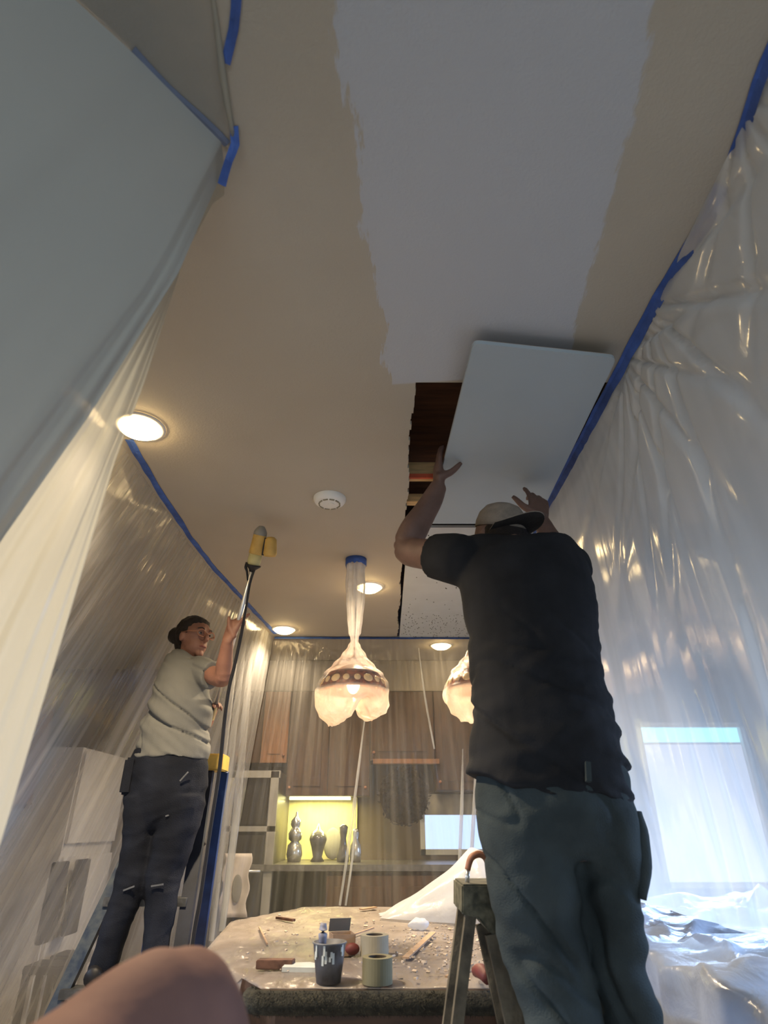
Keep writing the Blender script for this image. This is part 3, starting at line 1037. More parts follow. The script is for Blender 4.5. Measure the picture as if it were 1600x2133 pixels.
# padded dark edge seen along the front of the table
pad = MB()
fr = [(-.36, 2.06), (-.33, 2.015), (-.15, 2.01), (.1, 2.012), (.36, 2.015), (.42, 2.09)]
pad.tube([(x, y, ZT - .026) for x, y in fr], [.027] * len(fr), 12, sub=6)
o = pad.build('table_pad', M['blanket'], tb, True)
fz = MB()
rr = random.Random(4)
for k in range(2600):
    t = rr.random() * (len(fr) - 1)
    i = int(t)
    a = Vector(fr[i]).lerp(Vector(fr[i + 1]), t - i)
    th = rr.uniform(-1.9, 1.3)
    q = Vector((a.x, a.y - .026 * math.cos(th), ZT - .026 + .026 * math.sin(th)))
    d = Vector((rr.uniform(-.6, .6), rr.uniform(-1, -.2), rr.uniform(-.8, .9))).normalized() * rr.uniform(.006, .014)
    w = Vector((.0007, 0, .0005))
    fz.add([q - w, q + w, q + d], [(0, 1, 2)])
o = fz.build('fuzz', M['blanket'], tb)
o['kind'] = 'stuff'

# table cover
c0 = Vector((-.03, 2.95))


def octo_r(a):
    d = Vector((math.cos(a), math.sin(a)))
    best = 9
    for i in range(8):
        p_, q = Vector(octo[i]) - c0, Vector(octo[(i + 1) % 8]) - c0
        e = q - p_
        den = d.x * e.y - d.y * e.x
        if abs(den) < 1e-9:
            continue
        t = (p_.x * e.y - p_.y * e.x) / den
        s_ = (p_.x * d.y - p_.y * d.x) / den
        if t > 0 and -1e-6 <= s_ <= 1 + 1e-6:
            best = min(best, t)
    return best


G = []
NA = 240
for i in range(NA + 1):
    a = 2 * math.pi * (i % NA) / NA
    rr_ = octo_r(a)
    row = []
    lefty = max(0, math.cos(a - R(192)))
    drop = .06 + .55 * lefty ** 2 + (.25 if math.sin(a) > .3 else 0)
    if math.sin(a) < -.55 and math.cos(a) > -.45:
        drop = 0
    for j_ in range(61):
        s_ = j_ / 44
        if s_ <= 1:
            x, y = c0.x + rr_ * s_ * math.cos(a), c0.y + rr_ * s_ * math.sin(a)
            z = ZT + .001 + .006 * abs(fbm(x * 9 + y * 4, y * 13, 3)) + .010 * max(0, fbm(x * 4 - y * 3, y * 5, 8)) * (1 if s_ < .97 else 0)
        else:
            k = (s_ - 1) / (60 / 44 - 1)
            fold = .02 * math.sin(a * 46 + 3 * fbm(a * 5, k, 2)) * k
            r3 = rr_ + (.012 + .05 * k + fold if drop else -.004)
            x, y = c0.x + r3 * math.cos(a), c0.y + r3 * math.sin(a)
            z = ZT - drop * k
        row.append(Vector((x, y, z)))
    G.append(row)
o = MB().grid(G).build('table_cover', M['film_table'], smooth=True)
tag(o, 'crumpled clear plastic cover over the dining table, strewn with debris', 'table cover')


def T(x, y, dz=0.0):
    return P(x, y, Z=ZT + .006 + dz)


# bunched sheet rising at the far right end of the table
pk = P(990, 1768, Y=3.35)
base = P(818, 1886, Z=ZT + .01)
G = []
for i in range(61):
    t = i / 60
    row = []
    xx = -.02 + t * .86
    if xx < pk.x:
        k = (xx + .02) / (pk.x + .02)
        hz = (k ** 1.25) * (pk.z - ZT)
    else:
        hz = (pk.z - ZT) * max(.25, 1 - (xx - pk.x) / .9)
    for j_ in range(41):
        s_ = j_ / 40
        a = s_ * math.pi
        wy = .10 + .22 * min(1, t * 2)
        yy = 3.42 - math.cos(a) * wy * (1 - .25 * math.sin(a))
        zz = ZT + .012 + hz * math.sin(a) ** .8 + .012 * fbm(xx * 7, s_ * 7, 4) * math.sin(a)
        row.append(Vector((xx + .02 * fbm(xx * 5, s_ * 9, 1), yy, zz)))
    G.append(row)
o = MB().grid(G).build('bunched_film', M['film_tent'], smooth=True)
tag(o, 'bluish white film bunched up in a peak at the table\'s far right end', 'plastic sheet')


def roll(px, py, rad, h, m, label):
    c = T(px, py)
    root = empty('tape_roll', c, label, 'tape roll')
    MB().lathe([(rad * .62, 0), (rad, 0), (rad, h), (rad * .62, h)], 32, c).build('tape_body', m, root, False, 0)
    MB().lathe([(rad * .62, h), (rad * .58, h - .001), (rad * .58, .001), (rad * .62, 0)], 32, c).build('core', M['card'], root)


roll(780, 1992, .047, .060, M['ivory'], 'ivory masking tape roll at the middle of the table, the upper of two')
roll(786, 2048, .042, .060, M['olive'], 'olive-tinted tape roll near the front edge of the table')
# cup with putty knives
c = T(684, 2046)
cup = empty('putty_cup', c, 'grey plaster-smeared plastic cup near the table\'s front edge', 'cup')
MB().lathe([(.0001, .0), (.034, 0), (.046, .088), (.049, .09), (.049, .093), (.044, .093), (.033, .006), (.0001, .006)], 28, c).build('body', M['cup'], cup, True)
k = MB()
rk = random.Random(2)
for q in range(12):
    a = -1.57 + rk.uniform(-1.0, 1.0)
    zz = rk.uniform(.05, .08)
    rd = .034 + .012 * zz / .088 + .0008
    k.box(c + Vector((rd * math.cos(a), rd * math.sin(a), zz)), (.006, .003, rk.uniform(.01, .035)), Matrix.Rotation(a + 1.57, 3, 'Z'))
k.build('plaster_smear', M['scrapwhite'], cup)
kn = empty('putty_knife', c + Vector((-.02, 0, .08)), 'bluish putty knife handle standing in the grey cup', 'putty knife')
MB().beam(c + Vector((-.018, .008, .01)), c + Vector((-.020, .008, .085)), .014, .002, (0, 1, 0)).build('blade', M['metal'], kn)
MB().tube([c + Vector((-.020, .008, .085)), c + Vector((-.021, .008, .11)), c + Vector((-.020, .008, .135))], [.010, .013, .009], 10, sub=3).build('handle', mat('lilac_handle', (.19, .19, .24, 1), .5), kn, True)
# box with red thing
c = T(712, 1988)
bxo = empty('carton', c, 'small tan open carton behind the grey cup', 'box')
w, h = .075, .06
rot = Matrix.Rotation(.25, 3, 'Z')
for dx, dy, sx, sy in ((0, -w / 2, w, .002), (0, w / 2, w, .002), (-w / 2, 0, .002, w), (w / 2, 0, .002, w)):
    MB().box(c + rot @ Vector((dx, dy, h / 2)), (sx, sy, h), rot).build('side', M['box'], bxo)
MB().box(c + Vector((0, 0, .001)), (w, w, .002), rot).build('base', M['box'], bxo)
MB().box(c + rot @ Vector((0, w / 2 + .012, h + .018)), (w, .002, .045), rot @ Matrix.Rotation(.5, 3, 'X')).build('flap', M['greyframe'], bxo)
c = T(728, 1987) + Vector((.012, -.055, 0))
o = MB().ball(c + Vector((0, 0, .022)), (.024, .015, .017), 14, 10).build('sanding_sponge', M['red'], smooth=True)
tag(o, 'dull red lump leaning on the small tan carton', 'sponge')
# scraps
c = T(628, 2022)
sq = [(-.055, -.03), (.06, -.04), (.05, .02), (.02, .045), (-.05, .035)]
o = MB().prism([(c.x + x, c.y + y) for x, y in sq], c.z + .002, c.z + .014).build('drywall_scrap', M['scrapwhite'])
tag(o, 'flat white drywall scrap at the left of the grey cup', 'scrap')
c = T(572, 2018)
o = MB().prism([(c.x - .055, c.y - .018), (c.x + .055, c.y - .022), (c.x + .06, c.y + .016), (c.x - .05, c.y + .02)], c.z + .001, c.z + .024).build('wood_scrap', M['scrapbrown'], bevel=.002)
tag(o, 'dark brown broken block at the front left of the table', 'scrap')
c = T(592, 1918)
o = MB().beam(c + Vector((-.04, .05, .006)), c + Vector((.05, -.05, .008)), .018, .01).build('wood_scrap', M['scrapbrown'])
tag(o, 'small two-tone splinter near the table\'s far left edge', 'scrap')
for a, b_, w, lab in (((540, 1935), (556, 1972), .006, 'thin pale curl of trimming on the left of the table'),
                      ((733, 1952), (778, 1938), .008, 'thin brown stick behind the ivory tape roll'),
                      ((845, 2000), (903, 1948), .022, 'wide flat wooden stirring stick right of the tape rolls'),
                      ((930, 2040), (985, 2016), .008, 'thin stick near the front right of the table'),
                      ((752, 1897), (782, 1894), .03, 'flat pinkish offcut at the table\'s far edge')):
    o = MB().beam(T(*a) + Vector((0, 0, .006)), T(*b_) + Vector((0, 0, .009)), w, .005).build('wood_stick', M['stick'])
    tag(o, lab, 'stick')
c = T(872, 1938)
o = MB().ball(c + Vector((0, 0, .02)), (.045, .03, .02), 12, 8)
o.v = [tuple(Vector(v_) + Vector((0, 0, 0.012)) * fbm(v_[0] * 40, v_[1] * 40, v_[2] * 40)) for v_ in o.v]
o = o.build('crumpled_wrapper', M['film_tent'], smooth=True)
tag(o, 'crumpled clear wrapper at the foot of the bunched film', 'wrapper')
c = P(1004, 2052, Z=ZT + .01)
pl = empty('utility_tool', c, 'pinkish red hand tool lying behind the ladder legs', 'tool')
MB().tube([c + Vector((-.01, .03, .025)), c + Vector((0, 0, .03)), c + Vector((.012, -.04, .02))], [.014, .018, .014], 10, sub=3).build('handle', M['red'], pl, True)
MB().box(c + Vector((-.006, .06, .02)), (.02, .05, .012)).build('jaw', M['black'], pl)
ch = MB()
rc = random.Random(9)
for k in range(520):
    x, y = rc.gauss(.22, .16), rc.gauss(2.55, .33)
    if k > 420:
        x, y = rc.uniform(-.5, .4), rc.uniform(2.1, 3.6)
    if not (-.5 < x < .55 and 2.06 < y < 3.7):
        continue
    s_ = rc.uniform(.002, .009)
    ch.box((x, y, ZT + .012 + s_ * .3), (s_ * rc.uniform(.6, 2), s_, s_ * .6), Matrix.Rotation(rc.uniform(0, 3.1), 3, 'Z') @ Matrix.Rotation(rc.uniform(-.5, .5), 3, 'X'))
o = ch.build('plaster_chips', M['chips'])
tag(o, 'tan and white plaster chips and dust strewn over the table cover', 'debris', kind='stuff')

# ------------------------------------------------------------------ low covered furniture at the right
G = []
for i in range(91):
    t = i / 90
    row = []
    for j_ in range(71):
        s_ = j_ / 70
        y = 1.45 + t * 1.9
        if s_ < .35:
            k = s_ / .35
            x, z = .80 - .03 * (1 - k), .25 + k * .55
        else:
            k = (s_ - .35) / .65
            x, z = .80 + k * .9, .80 + .05 * k
        x += .02 * math.sin(y * 23 + 2 * fbm(y * 2, s_ * 2, 1)) * (1 - s_)
        z += .05 * fbm(y * 2.4, s_ * 3.0, 3) + .022 * fbm(y * 9 + s_ * 4, s_ * 6, 5) + .030 * max(0, 1 - abs(fbm(y * 4 - s_ * 5, s_ * 4, 8)) * 5) * (1 if s_ > .3 else .3)
        row.append(Vector((x, y, z)))
    G.append(row)
o = MB().grid(G).build('furniture_cover', M['film_cover'], smooth=True)
tag(o, 'wrinkled bluish film over low furniture at the lower right corner', 'plastic sheet')
o = MB().box((1.28, 2.4, .36), (.85, 1.75, .72)).build('covered_sideboard', M['wood_brown'])
tag(o, 'low sideboard under the wrinkled film at the lower right', 'sideboard')
for k in range(3):
    MB().box((.847, 1.85 + k * .56, .38), (.02, .52, .58)).build('door', M['wood_brown'], o)

# ------------------------------------------------------------------ kitchen behind the back film
YC = 5.28


def raised_door(x0, x1, z0, z1, yf, parent, m, knob_side=1):
    d = MB().box(((x0 + x1) / 2, yf - .01, (z0 + z1) / 2), (x1 - x0 - .008, .02, z1 - z0 - .008)).build('door', m, parent)
    MB().box(((x0 + x1) / 2, yf - .024, (z0 + z1) / 2), (x1 - x0 - .12, .012, z1 - z0 - .14)).build('door_panel', m, d)
    MB().ball((x0 + .03 if knob_side < 0 else x1 - .03, yf - .032, z0 + .06), .012, 10, 8).build('knob', M['copper'], d, True)
    return d


def cabinet(x0, x1, z0, z1, nd, label, m=None, y1=YB - .01, yf=YC, mats=None):
    root = empty('kitchen_cabinet', ((x0 + x1) / 2, y1, z0), label, 'cabinet')
    MB().box(((x0 + x1) / 2, (y1 + yf) / 2, (z0 + z1) / 2), (x1 - x0, y1 - yf, z1 - z0)).build('carcass', M['wood_brown'], root)
    w = (x1 - x0) / nd
    for k in range(nd):
        raised_door(x0 + k * w, x0 + (k + 1) * w, z0, z1, yf, root, (mats[k] if mats else (m or M['wood_brown'])), 1 if k % 2 else -1)
    return root


xa = [P(x, 1560, Y=YC).x for x in (488, 600, 770, 905, 985)]
zt, zb = 2.17, 1.36
cabinet(xa[0], xa[1], 1.60, zt, 2, 'left brown wall cabinet with an orange door, behind the back film', mats=[M['wood_brown'], M['wood_orange']])
cabinet(xa[1] + .005, xa[2], zb, zt, 2, 'dark brown wall cabinet above the lit niche')
cabinet(xa[2] + .005, xa[3], 1.62, zt, 1, 'short brown wall cabinet over the dark round hanging')
cabinet(xa[3] + .005, xa[4] + .3, 1.40, zt, 1, 'brown wall cabinet behind the second pendant')
mb = MB()
mb.box((.0, YC + .16, (zt + H) / 2), (3.4, .33, H - zt - .01))
tag(mb.build('trim_soffit', M['wall']), kind='structure')
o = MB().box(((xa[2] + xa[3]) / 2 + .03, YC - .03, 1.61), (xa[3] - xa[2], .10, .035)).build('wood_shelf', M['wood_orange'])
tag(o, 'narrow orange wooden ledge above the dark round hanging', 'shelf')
# counter
ct = empty('base_cabinet', (0, YB, 0), 'brown base cabinets with grey worktop along the back wall', 'cabinet')
MB().box((.52, 5.29, .43), (1.86, .62, .86)).build('carcass', M['wood_brown'], ct)
for k in range(4):
    raised_door(-.41 + k * .465, -.41 + (k + 1) * .465, .1, .84, 4.98, ct, M['wood_brown'])
o = MB().box((.25, 5.28, .885), (2.46, .68, .04)).build('worktop', M['counter'])
tag(o, 'grey worktop running below the lit niche', 'worktop')
# lit niche
nx0, nx1 = P(588, 1700, Y=5.4).x, P(742, 1700, Y=5.4).x
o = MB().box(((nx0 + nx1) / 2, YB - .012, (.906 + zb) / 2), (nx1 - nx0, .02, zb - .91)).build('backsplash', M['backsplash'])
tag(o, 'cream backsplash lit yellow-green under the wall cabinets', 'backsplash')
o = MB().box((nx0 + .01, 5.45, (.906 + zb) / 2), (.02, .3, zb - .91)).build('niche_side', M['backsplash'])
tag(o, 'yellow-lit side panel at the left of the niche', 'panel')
ul = MB().box(((nx0 + nx1) / 2, 5.42, zb - .012), (nx1 - nx0 - .1, .06, .02)).build('under_cabinet_light', emis('strip_light', (1.0, .90, .36, 1), 4.0))
tag(ul, 'slim yellow-green strip light under the wall cabinet', 'strip light')
area_light('niche_lamp', ((nx0 + nx1) / 2, 5.42, zb - .03), (0, 0, 0), nx1 - nx0 - .1, .08, 4.2, (1.0, .90, .36))


def jar(x, y, prof, m, name, label, cat, lid=None):
    z0 = .906
    root = MB().lathe(prof, 20, (x, y, z0)).build(name, m, smooth=True)
    tag(root, label, cat)
    if lid:
        MB().lathe(lid, 20, (x, y, z0)).build('lid', M['silverjar'], root, True)


def NX(x):
    return P(x, 1760, Y=5.35).x


jar(NX(616), 5.3, [(.0001, 0), (.05, 0), (.062, .05), (.055, .11), (.03, .135), (.05, .15), (.055, .19), (.035, .225), (.03, .23), (.042, .25), (.04, .28), (.012, .31), (.006, .34), (.0001, .345)], M['silverjar'], 'stacked_jar', 'tall stack of round shiny jars at the left of the lit niche', 'jar')
jar(NX(662), 5.36, [(.0001, 0), (.055, 0), (.035, .03), (.05, .09), (.07, .15), (.062, .185), (.0001, .187)], M['jar'], 'ginger_jar', 'dark lidded urn in the middle of the lit niche', 'jar', [(.062, .186), (.05, .205), (.02, .22), (.008, .25), (.0001, .262)])
o = MB().ball((NX(690), 5.50, .906 + .12), (.075, .018, .115), 24, 14, Matrix.Rotation(-.15, 3, 'X')).build('oval_plate', M['greyframe'], smooth=True)
tag(o, 'grey oval plate leaning at the back of the lit niche', 'plate')
jar(NX(716), 5.28, [(.0001, 0), (.045, 0), (.05, .04), (.03, .1), (.022, .16), (.03, .2), (.035, .235), (.02, .25), (.0001, .255)], M['jar'], 'slim_vase', 'dark slim vase at the right end of the lit niche', 'vase')
jar(NX(742), 5.26, [(.0001, 0), (.04, 0), (.045, .05), (.04, .11), (.018, .15), (.024, .19), (.022, .22), (.0001, .225)], M['silverjar'], 'pewter_jug', 'pewter jug standing right of the lit niche', 'jug')

# dark round hanging
c = P(842, 1658, Y=5.18)
wr = MB()
rw = random.Random(5)
wr.ball(c, (.19, .02, .20), 28, 14)
for k in range(420):
    a, rad = rw.uniform(0, 6.283), .20 * math.sqrt(rw.uniform(.02, 1))
    q = c + Vector((rad * math.cos(a), -.02 + rw.uniform(-.012, .01), rad * math.sin(a) * 1.05))
    d = Vector((rw.uniform(-1, 1), rw.uniform(-.5, .1), rw.uniform(-1, 1))).normalized() * .04
    s_ = d.cross(Vector((0, 1, 0))).normalized() * .008
    wr.add([q - d * .5, q + s_, q + d * .5, q - s_], [(0, 1, 2, 3)])
o = wr.build('round_wreath', M['wreath'])
tag(o, 'large dark round wreath hanging below the short cabinet', 'wreath')

# dark tall unit with pale frame at the left end of the kitchen
q0, q1 = P(478, 1607, Y=4.98), P(583, 1607, Y=4.98)
zb2 = P(540, 1790, Y=4.98).z
un = empty('wall_oven', ((q0.x + q1.x) / 2, 5.2, 0), 'dark panelled built-in unit with a pale frame, left of the lit niche', 'oven')
MB().box(((q0.x + q1.x) / 2, 5.3, q0.z / 2), (q1.x - q0.x, .62, q0.z)).build('carcass', M['darkpanel'], un)
f = MB()
cx, w = (q0.x + q1.x) / 2, q1.x - q0.x
f.box((cx, 4.975, q0.z - .02), (w + .02, .04, .05))
f.box((q1.x - .03, 4.975, q0.z / 2), (.06, .04, q0.z))
f.box((q0.x + .03, 4.975, q0.z / 2), (.05, .04, q0.z))
f.box((cx, 4.975, 1.13), (w, .04, .035))
f.build('frame', M['greyframe'], un)
MB().box((cx - .02, 4.972, 1.26), (w * .72, .03, .2)).build('upper_door', M['darkpanel'], un)
MB().box((cx - .02, 4.972, .98), (w * .72, .03, .22)).build('lower_door', M['darkpanel'], un)
MB().tube([(q0.x + .08, 4.945, .865), (q1.x - .08, 4.945, .865)], [.01, .01], 8).build('handle', M['metal'], un, True)
# pale cloth with a dark motif
c = P(490, 1843, Y=4.90)
tw = MB()
G = []
for i in range(21):
    t = i / 20
    G.append([Vector((c.x - .095 + .19 * t + .01 * math.sin(k), 4.905 + .008 * math.sin(t * 9 + k * .2), c.z + .19 - .38 * k / 14)) for k in range(15)])
tw.grid(G)
o = tw.build('hanging_cloth', mat('pinkish_cloth', (.52, .46, .42, 1), .9), smooth=True)
o.modifiers.new('s', 'SOLIDIFY').thickness = .003
tag(o, 'pale cloth with a dark oval motif hanging below the dark unit', 'cloth')
MB().ball(c + Vector((.015, -.008, -.02)), (.035, .005, .085), 16, 10).build('motif', M['greyframe'], o, True)

# ------------------------------------------------------------------ things dimly seen through the left film
xl = -2.55
o = MB().box((-2.38, 4.72, .81), (.70, .78, 1.62)).build('pale_fridge', M['pale'])
tag(o, 'tall pale appliance dimly seen through the left film behind the woman', 'appliance')
MB().box((-2.018, 4.72, .50), (.02, .75, .95)).build('lower_door', M['pale'], o)
MB().box((-2.018, 4.72, 1.32), (.02, .75, .54)).build('upper_door', M['pale'], o)
MB().tube([(-1.99, 4.42, .55), (-1.98, 4.42, .7), (-1.98, 4.42, .9)], [.012] * 3, 8).build('handle', M['metal'], o, True)
c2 = empty('wall_cabinet', (-2.5, 3.3, 1.2), 'dark brown cabinet dimly seen through the left film', 'cabinet')
MB().box((-2.6, 3.3, 1.62), (1.0, 1.3, .76)).build('carcass', M['wood_dim'], c2)
for k in range(3):
    MB().box((-2.09, 2.87 + k * .43, 1.62), (.02, .41, .72)).build('door', M['wood_dim'], c2)
for k, yy in enumerate((4.15, 4.45)):
    r_ = empty('dining_chair', (-2.0, yy, 0), ['dark chair back behind the left film, the nearer one', 'dark chair back behind the left film, the farther one'][k], 'chair', 'dark chairs behind the left film')
    MB().box((-1.86, yy, .45), (.22, .2, .04)).build('seat', M['ladder_navy'], r_, bevel=.005)
    MB().box((-1.93, yy, .76), (.03, .17, .40)).build('backrest', M['ladder_navy'], r_, bevel=.005)
    for sx in (-.09, .09):
        for sy in (-.08, .08):
            MB().box((-1.86 + sx, yy + sy, .215), (.03, .03, .43)).build('leg', M['ladder_navy'], r_)


# ------------------------------------------------------------------ hands
def hand(mb, wrist, f, n, side=1, scale=1.0, curl=(25, 30, 35, 40), thumb=None, spread=.12, thumb_curl=20):
    wrist, f, n = Vector(wrist), Vector(f).normalized(), Vector(n)
    n = (n - f * n.dot(f)).normalized()
    s_ = f.cross(n).normalized() * side
    L_ = .088 * scale
    mb.tube([wrist - f * .02 * scale, wrist + f * L_ * .3, wrist + f * L_ * .75, wrist + f * L_ * 1.02],
            [(.026 * scale, .019 * scale), (.036 * scale, .018 * scale), (.041 * scale, .016 * scale), (.038 * scale, .012 * scale)], 14, ref=n, sub=3)
    for k in range(4):
        off = (-.030 + .020 * k) * scale
        ln = (.072, .082, .077, .060)[k] * scale
        p_ = wrist + f * (L_ * (.93 if k in (1, 2) else .86)) + s_ * off
        d = (f + s_ * spread * (k - 1.5)).normalized()
        ax = d.cross(n).normalized()
        pts = [p_ - d * .01 * scale, p_]
        cur = 0
        for seg, fr_ in ((.46, .55), (.30, 1.0), (.24, .8)):
            cur += R(curl[k]) * fr_
            dd = Matrix.Rotation(cur, 3, ax) @ d
            if (dd - d).dot(n) < 0:
                dd = Matrix.Rotation(-cur, 3, ax) @ d
            p_ = p_ + dd * ln * seg
            pts.append(p_)
        mb.tube(pts, [.0098 * scale, .0098 * scale, .0092 * scale, .0086 * scale, .0066 * scale], 10, sub=2)
    tb_ = wrist + f * L_ * .22 - s_ * .024 * scale
    td = Vector(thumb).normalized() if thumb is not None else (f * .6 - s_ * .8 + n * .3).normalized()
    t2 = (td + n * math.sin(R(thumb_curl))).normalized()
    p1 = tb_ + td * .040 * scale
    p2 = p1 + (td * .7 + f * .35).normalized() * .032 * scale
    p3 = p2 + (t2 * .6 + f * .4).normalized() * .026 * scale
    mb.tube([tb_ - td * .012 * scale, tb_, p1, p2, p3], [.013 * scale, .015 * scale, .0125 * scale, .0105 * scale, .0075 * scale], 10, sub=2)


# ------------------------------------------------------------------ the man
def rows(spec, ratio=None):
    """(photo row, left x, right x, distance, front-back radius) -> centre points and radii of a loft"""
    pts, rad = [], []
    for y, x0, x1, Y, ry in spec:
        a, b_ = P(x0, y, Y=Y), P(x1, y, Y=Y)
        pts.append((a + b_) / 2)
        rad.append(((b_ - a).length / 2, ry))
    return pts, rad


def scale_r(rad, k, d=0):
    return [(a * k + d, b_ * k + d) for a, b_ in rad]


YM = 1.66
torso = [(1132, 985, 1150, 1.79, .06), (1146, 945, 1190, 1.79, .095), (1172, 945, 1214, 1.78, .115), (1215, 956, 1233, 1.765, .125), (1265, 963, 1243, 1.75, .13), (1340, 975, 1246, 1.73, .13), (1400, 978, 1252, 1.71, .13),
         (1460, 980, 1274, 1.69, .132), (1520, 984, 1290, 1.675, .135), (1585, 980, 1300, 1.66, .138), (1632, 986, 1306, 1.655, .138)]
hips = [(1560, 995, 1288, 1.665, .12), (1610, 989, 1303, 1.66, .125), (1660, 991, 1314, 1.655, .135), (1700, 995, 1322, 1.65, .138), (1745, 1003, 1325, 1.65, .125), (1785, 1030, 1310, 1.655, .085)]
legL = [(1690, 1000, 1180, 1.65, .128), (1745, 1002, 1196, 1.65, .126), (1850, 1014, 1206, 1.645, .108), (1950, 1042, 1214, 1.64, .09), (2050, 1066, 1234, 1.635, .082), (2133, 1090, 1258, 1.63, .078)]
legR = [(1690, 1170, 1322, 1.66, .122), (1745, 1186, 1328, 1.66, .118), (1850, 1203, 1334, 1.665, .10), (1950, 1214, 1338, 1.67, .088), (2050, 1236, 1350, 1.675, .08), (2133, 1262, 1388, 1.68, .078)]
tp, tr = rows(torso)
hp, hr = rows(hips)
lp, lr = rows(legL)
rp_, rr_ = rows(legR)


def leg_down(pts, rad, foot):
    end = pts[-1]
    pts = pts + [end.lerp(Vector(foot), .5) + Vector((0, .01, 0)), Vector(foot) + Vector((0, 0, .07))]
    rad = rad + [(.078, .075), (.062, .066)]
    return pts, rad


footL, footR = (lp[-1].x + .035, 1.62, .31), (rp_[-1].x + .03, 1.70, .31)
lp, lr = leg_down(lp, lr, footL)
rp_, rr_ = leg_down(rp_, rr_, footR)

shL, elL, wrL = P(940, 1165, Y=1.79), P(848, 1146, Y=1.98), Vector((.207, 1.955, 2.285))
shR, elR, wrR = P(1195, 1185, Y=1.80), P(1168, 1165, Y=1.97), Vector((.598, 2.05, 2.195))
headc = P(1040, 1118, Y=1.84)

mb = MB()
mb.tube(tp[1:], scale_r(tr[1:], .88, -.008), 24, ref=(0, -1, 0), sub=3)
mb.tube(hp, scale_r(hr, .9, -.006), 24, ref=(0, -1, 0), sub=3)
mb.tube(lp, scale_r(lr, .72), 18, ref=(0, -1, 0), sub=3)
mb.tube(rp_, scale_r(rr_, .72), 18, ref=(0, -1, 0), sub=3)
mb.tube([shL + Vector((.07, 0, -.02)), shL, shL.lerp(elL, .5), elL, elL.lerp(wrL, .28) + Vector((-.012, 0, 0)), elL.lerp(wrL, .7), wrL], [.055, .057, .054, .050, .053, .042, .032], 16, sub=4)
mb.tube([shR + Vector((-.07, 0, -.02)), shR, shR.lerp(elR, .5), elR, elR.lerp(wrR, .3), elR.lerp(wrR, .7), wrR], [.055, .056, .050, .045, .044, .034, .028], 16, sub=4)
hand(mb, wrL, (.0, .10, 1), (1, .15, .1), side=1, scale=1.12, curl=(10, 8, 12, 16), thumb=(.95, .05, .45), spread=.05, thumb_curl=0)
hand(mb, wrR, (.10, .22, 1), (-.25, .9, .1), side=-1, scale=1.12, curl=(14, 42, 50, 58), thumb=(-.75, .1, .6), spread=.14)
# neck and head tilted back, turned to the right
nk = P(1062, 1138, Y=1.80)
mb.tube([nk + Vector((0, .0, -.07)), nk, headc], [.062, .058, .06], 16, sub=3)
fd = Vector((-.50, .78, .34)).normalized()          # where the face points
upv = Vector((.12, -.30, .90))
upv = (upv - fd * upv.dot(fd)).normalized()
sd_ = fd.cross(upv)
HR = Matrix((sd_, fd, upv)).transposed()
mb.ball(headc, (.076, .095, .108), 22, 16, HR)
mb.ball(headc + HR @ Vector((0, .035, -.055)), (.058, .06, .062), 16, 12, HR)
mb.tube([headc + HR @ Vector((0, .088, .02)), headc + HR @ Vector((0, .112, -.025)), headc + HR @ Vector((0, .095, -.03))], [.008, .015, .01], 8, sub=2)
mb.tube([headc + HR @ Vector((-.022, .085, -.062)), headc + HR @ Vector((0, .092, -.063)), headc + HR @ Vector((.022, .085, -.062))], [.006, .009, .006], 8, sub=2)
for s_ in (-1, 1):
    mb.ball(headc + HR @ Vector((s_ * .076, -.004, -.015)), (.010, .022, .032), 10, 8, HR)
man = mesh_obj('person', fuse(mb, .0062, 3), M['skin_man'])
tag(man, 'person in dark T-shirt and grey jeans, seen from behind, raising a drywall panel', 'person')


def cloth_disp(seed, amp, dirv=(1, 0, .3), ridged=True):
    dv = Vector(dirv)

    def f(c, n):
        c = Vector(c)
        a = fbm(c.x * 5 + seed, c.y * 5, c.z * 13)
        b_ = fbm(c.x * 9 + c.z * 6, c.y * 9 + seed, c.z * 22 - c.x * 9)
        r1 = 1 - abs(a) * 2
        return amp * (.6 * a + .5 * b_ + .35 * (r1 ** 3))
    return f


mb = MB()
mb.tube(tp, tr, 28, ref=(0, -1, 0), sub=3)
slL = shL.lerp(elL, .34)
mb.tube([shL + Vector((.09, .0, -.03)), shL + Vector((.02, 0, 0)), slL], [(.075, .085), (.078, .085), (.070, .078)], 18, sub=4)
slR = shR.lerp(elR, .62)
mb.tube([shR + Vector((-.09, .0, -.03)), shR + Vector((-.02, 0, 0)), slR], [(.08, .085), (.078, .08), (.062, .064)], 18, sub=4)
# hem flares
mb.tube([tp[-1] + Vector((0, 0, .03)), tp[-1] + Vector((.0, 0, -.012))], [tr[-1], (tr[-1][0] + .006, tr[-1][1] + .006)], 28, ref=(0, -1, 0), sub=2)


def shirt_disp(c, n):
    c = Vector(c)
    w = max(0.15, min(1, (1.78 - c.z) / .4))
    a = fbm(c.x * 4 + 2, c.y * 4, c.z * 15 + c.x * 7)
    b_ = fbm(c.x * 9, c.y * 8 + 5, c.z * 30 - c.x * 12)
    edge = .010 * max(0, math.sin(c.z * 95)) * max(0, n[0]) * w
    cr = max(0, 1 - abs(fbm(c.x * 3 + 9, c.y * 3, c.z * 9 + c.x * 5)) * 9)
    return w * (.012 * a + .006 * b_ - .010 * cr) + edge


def hem_slant(co):
    w = np.clip((1.60 - co[:, 2]) / .34, 0, 1)
    w = w * w * (3 - 2 * w)
    co[:, 2] += -w * (.20 * (co[:, 0] - .33) + .012 * np.sin(co[:, 0] * 21))
    co[:, 0] += -.02 * np.clip((1.34 - co[:, 2]) / .1, 0, 1) * (co[:, 0] < .33)
    return co


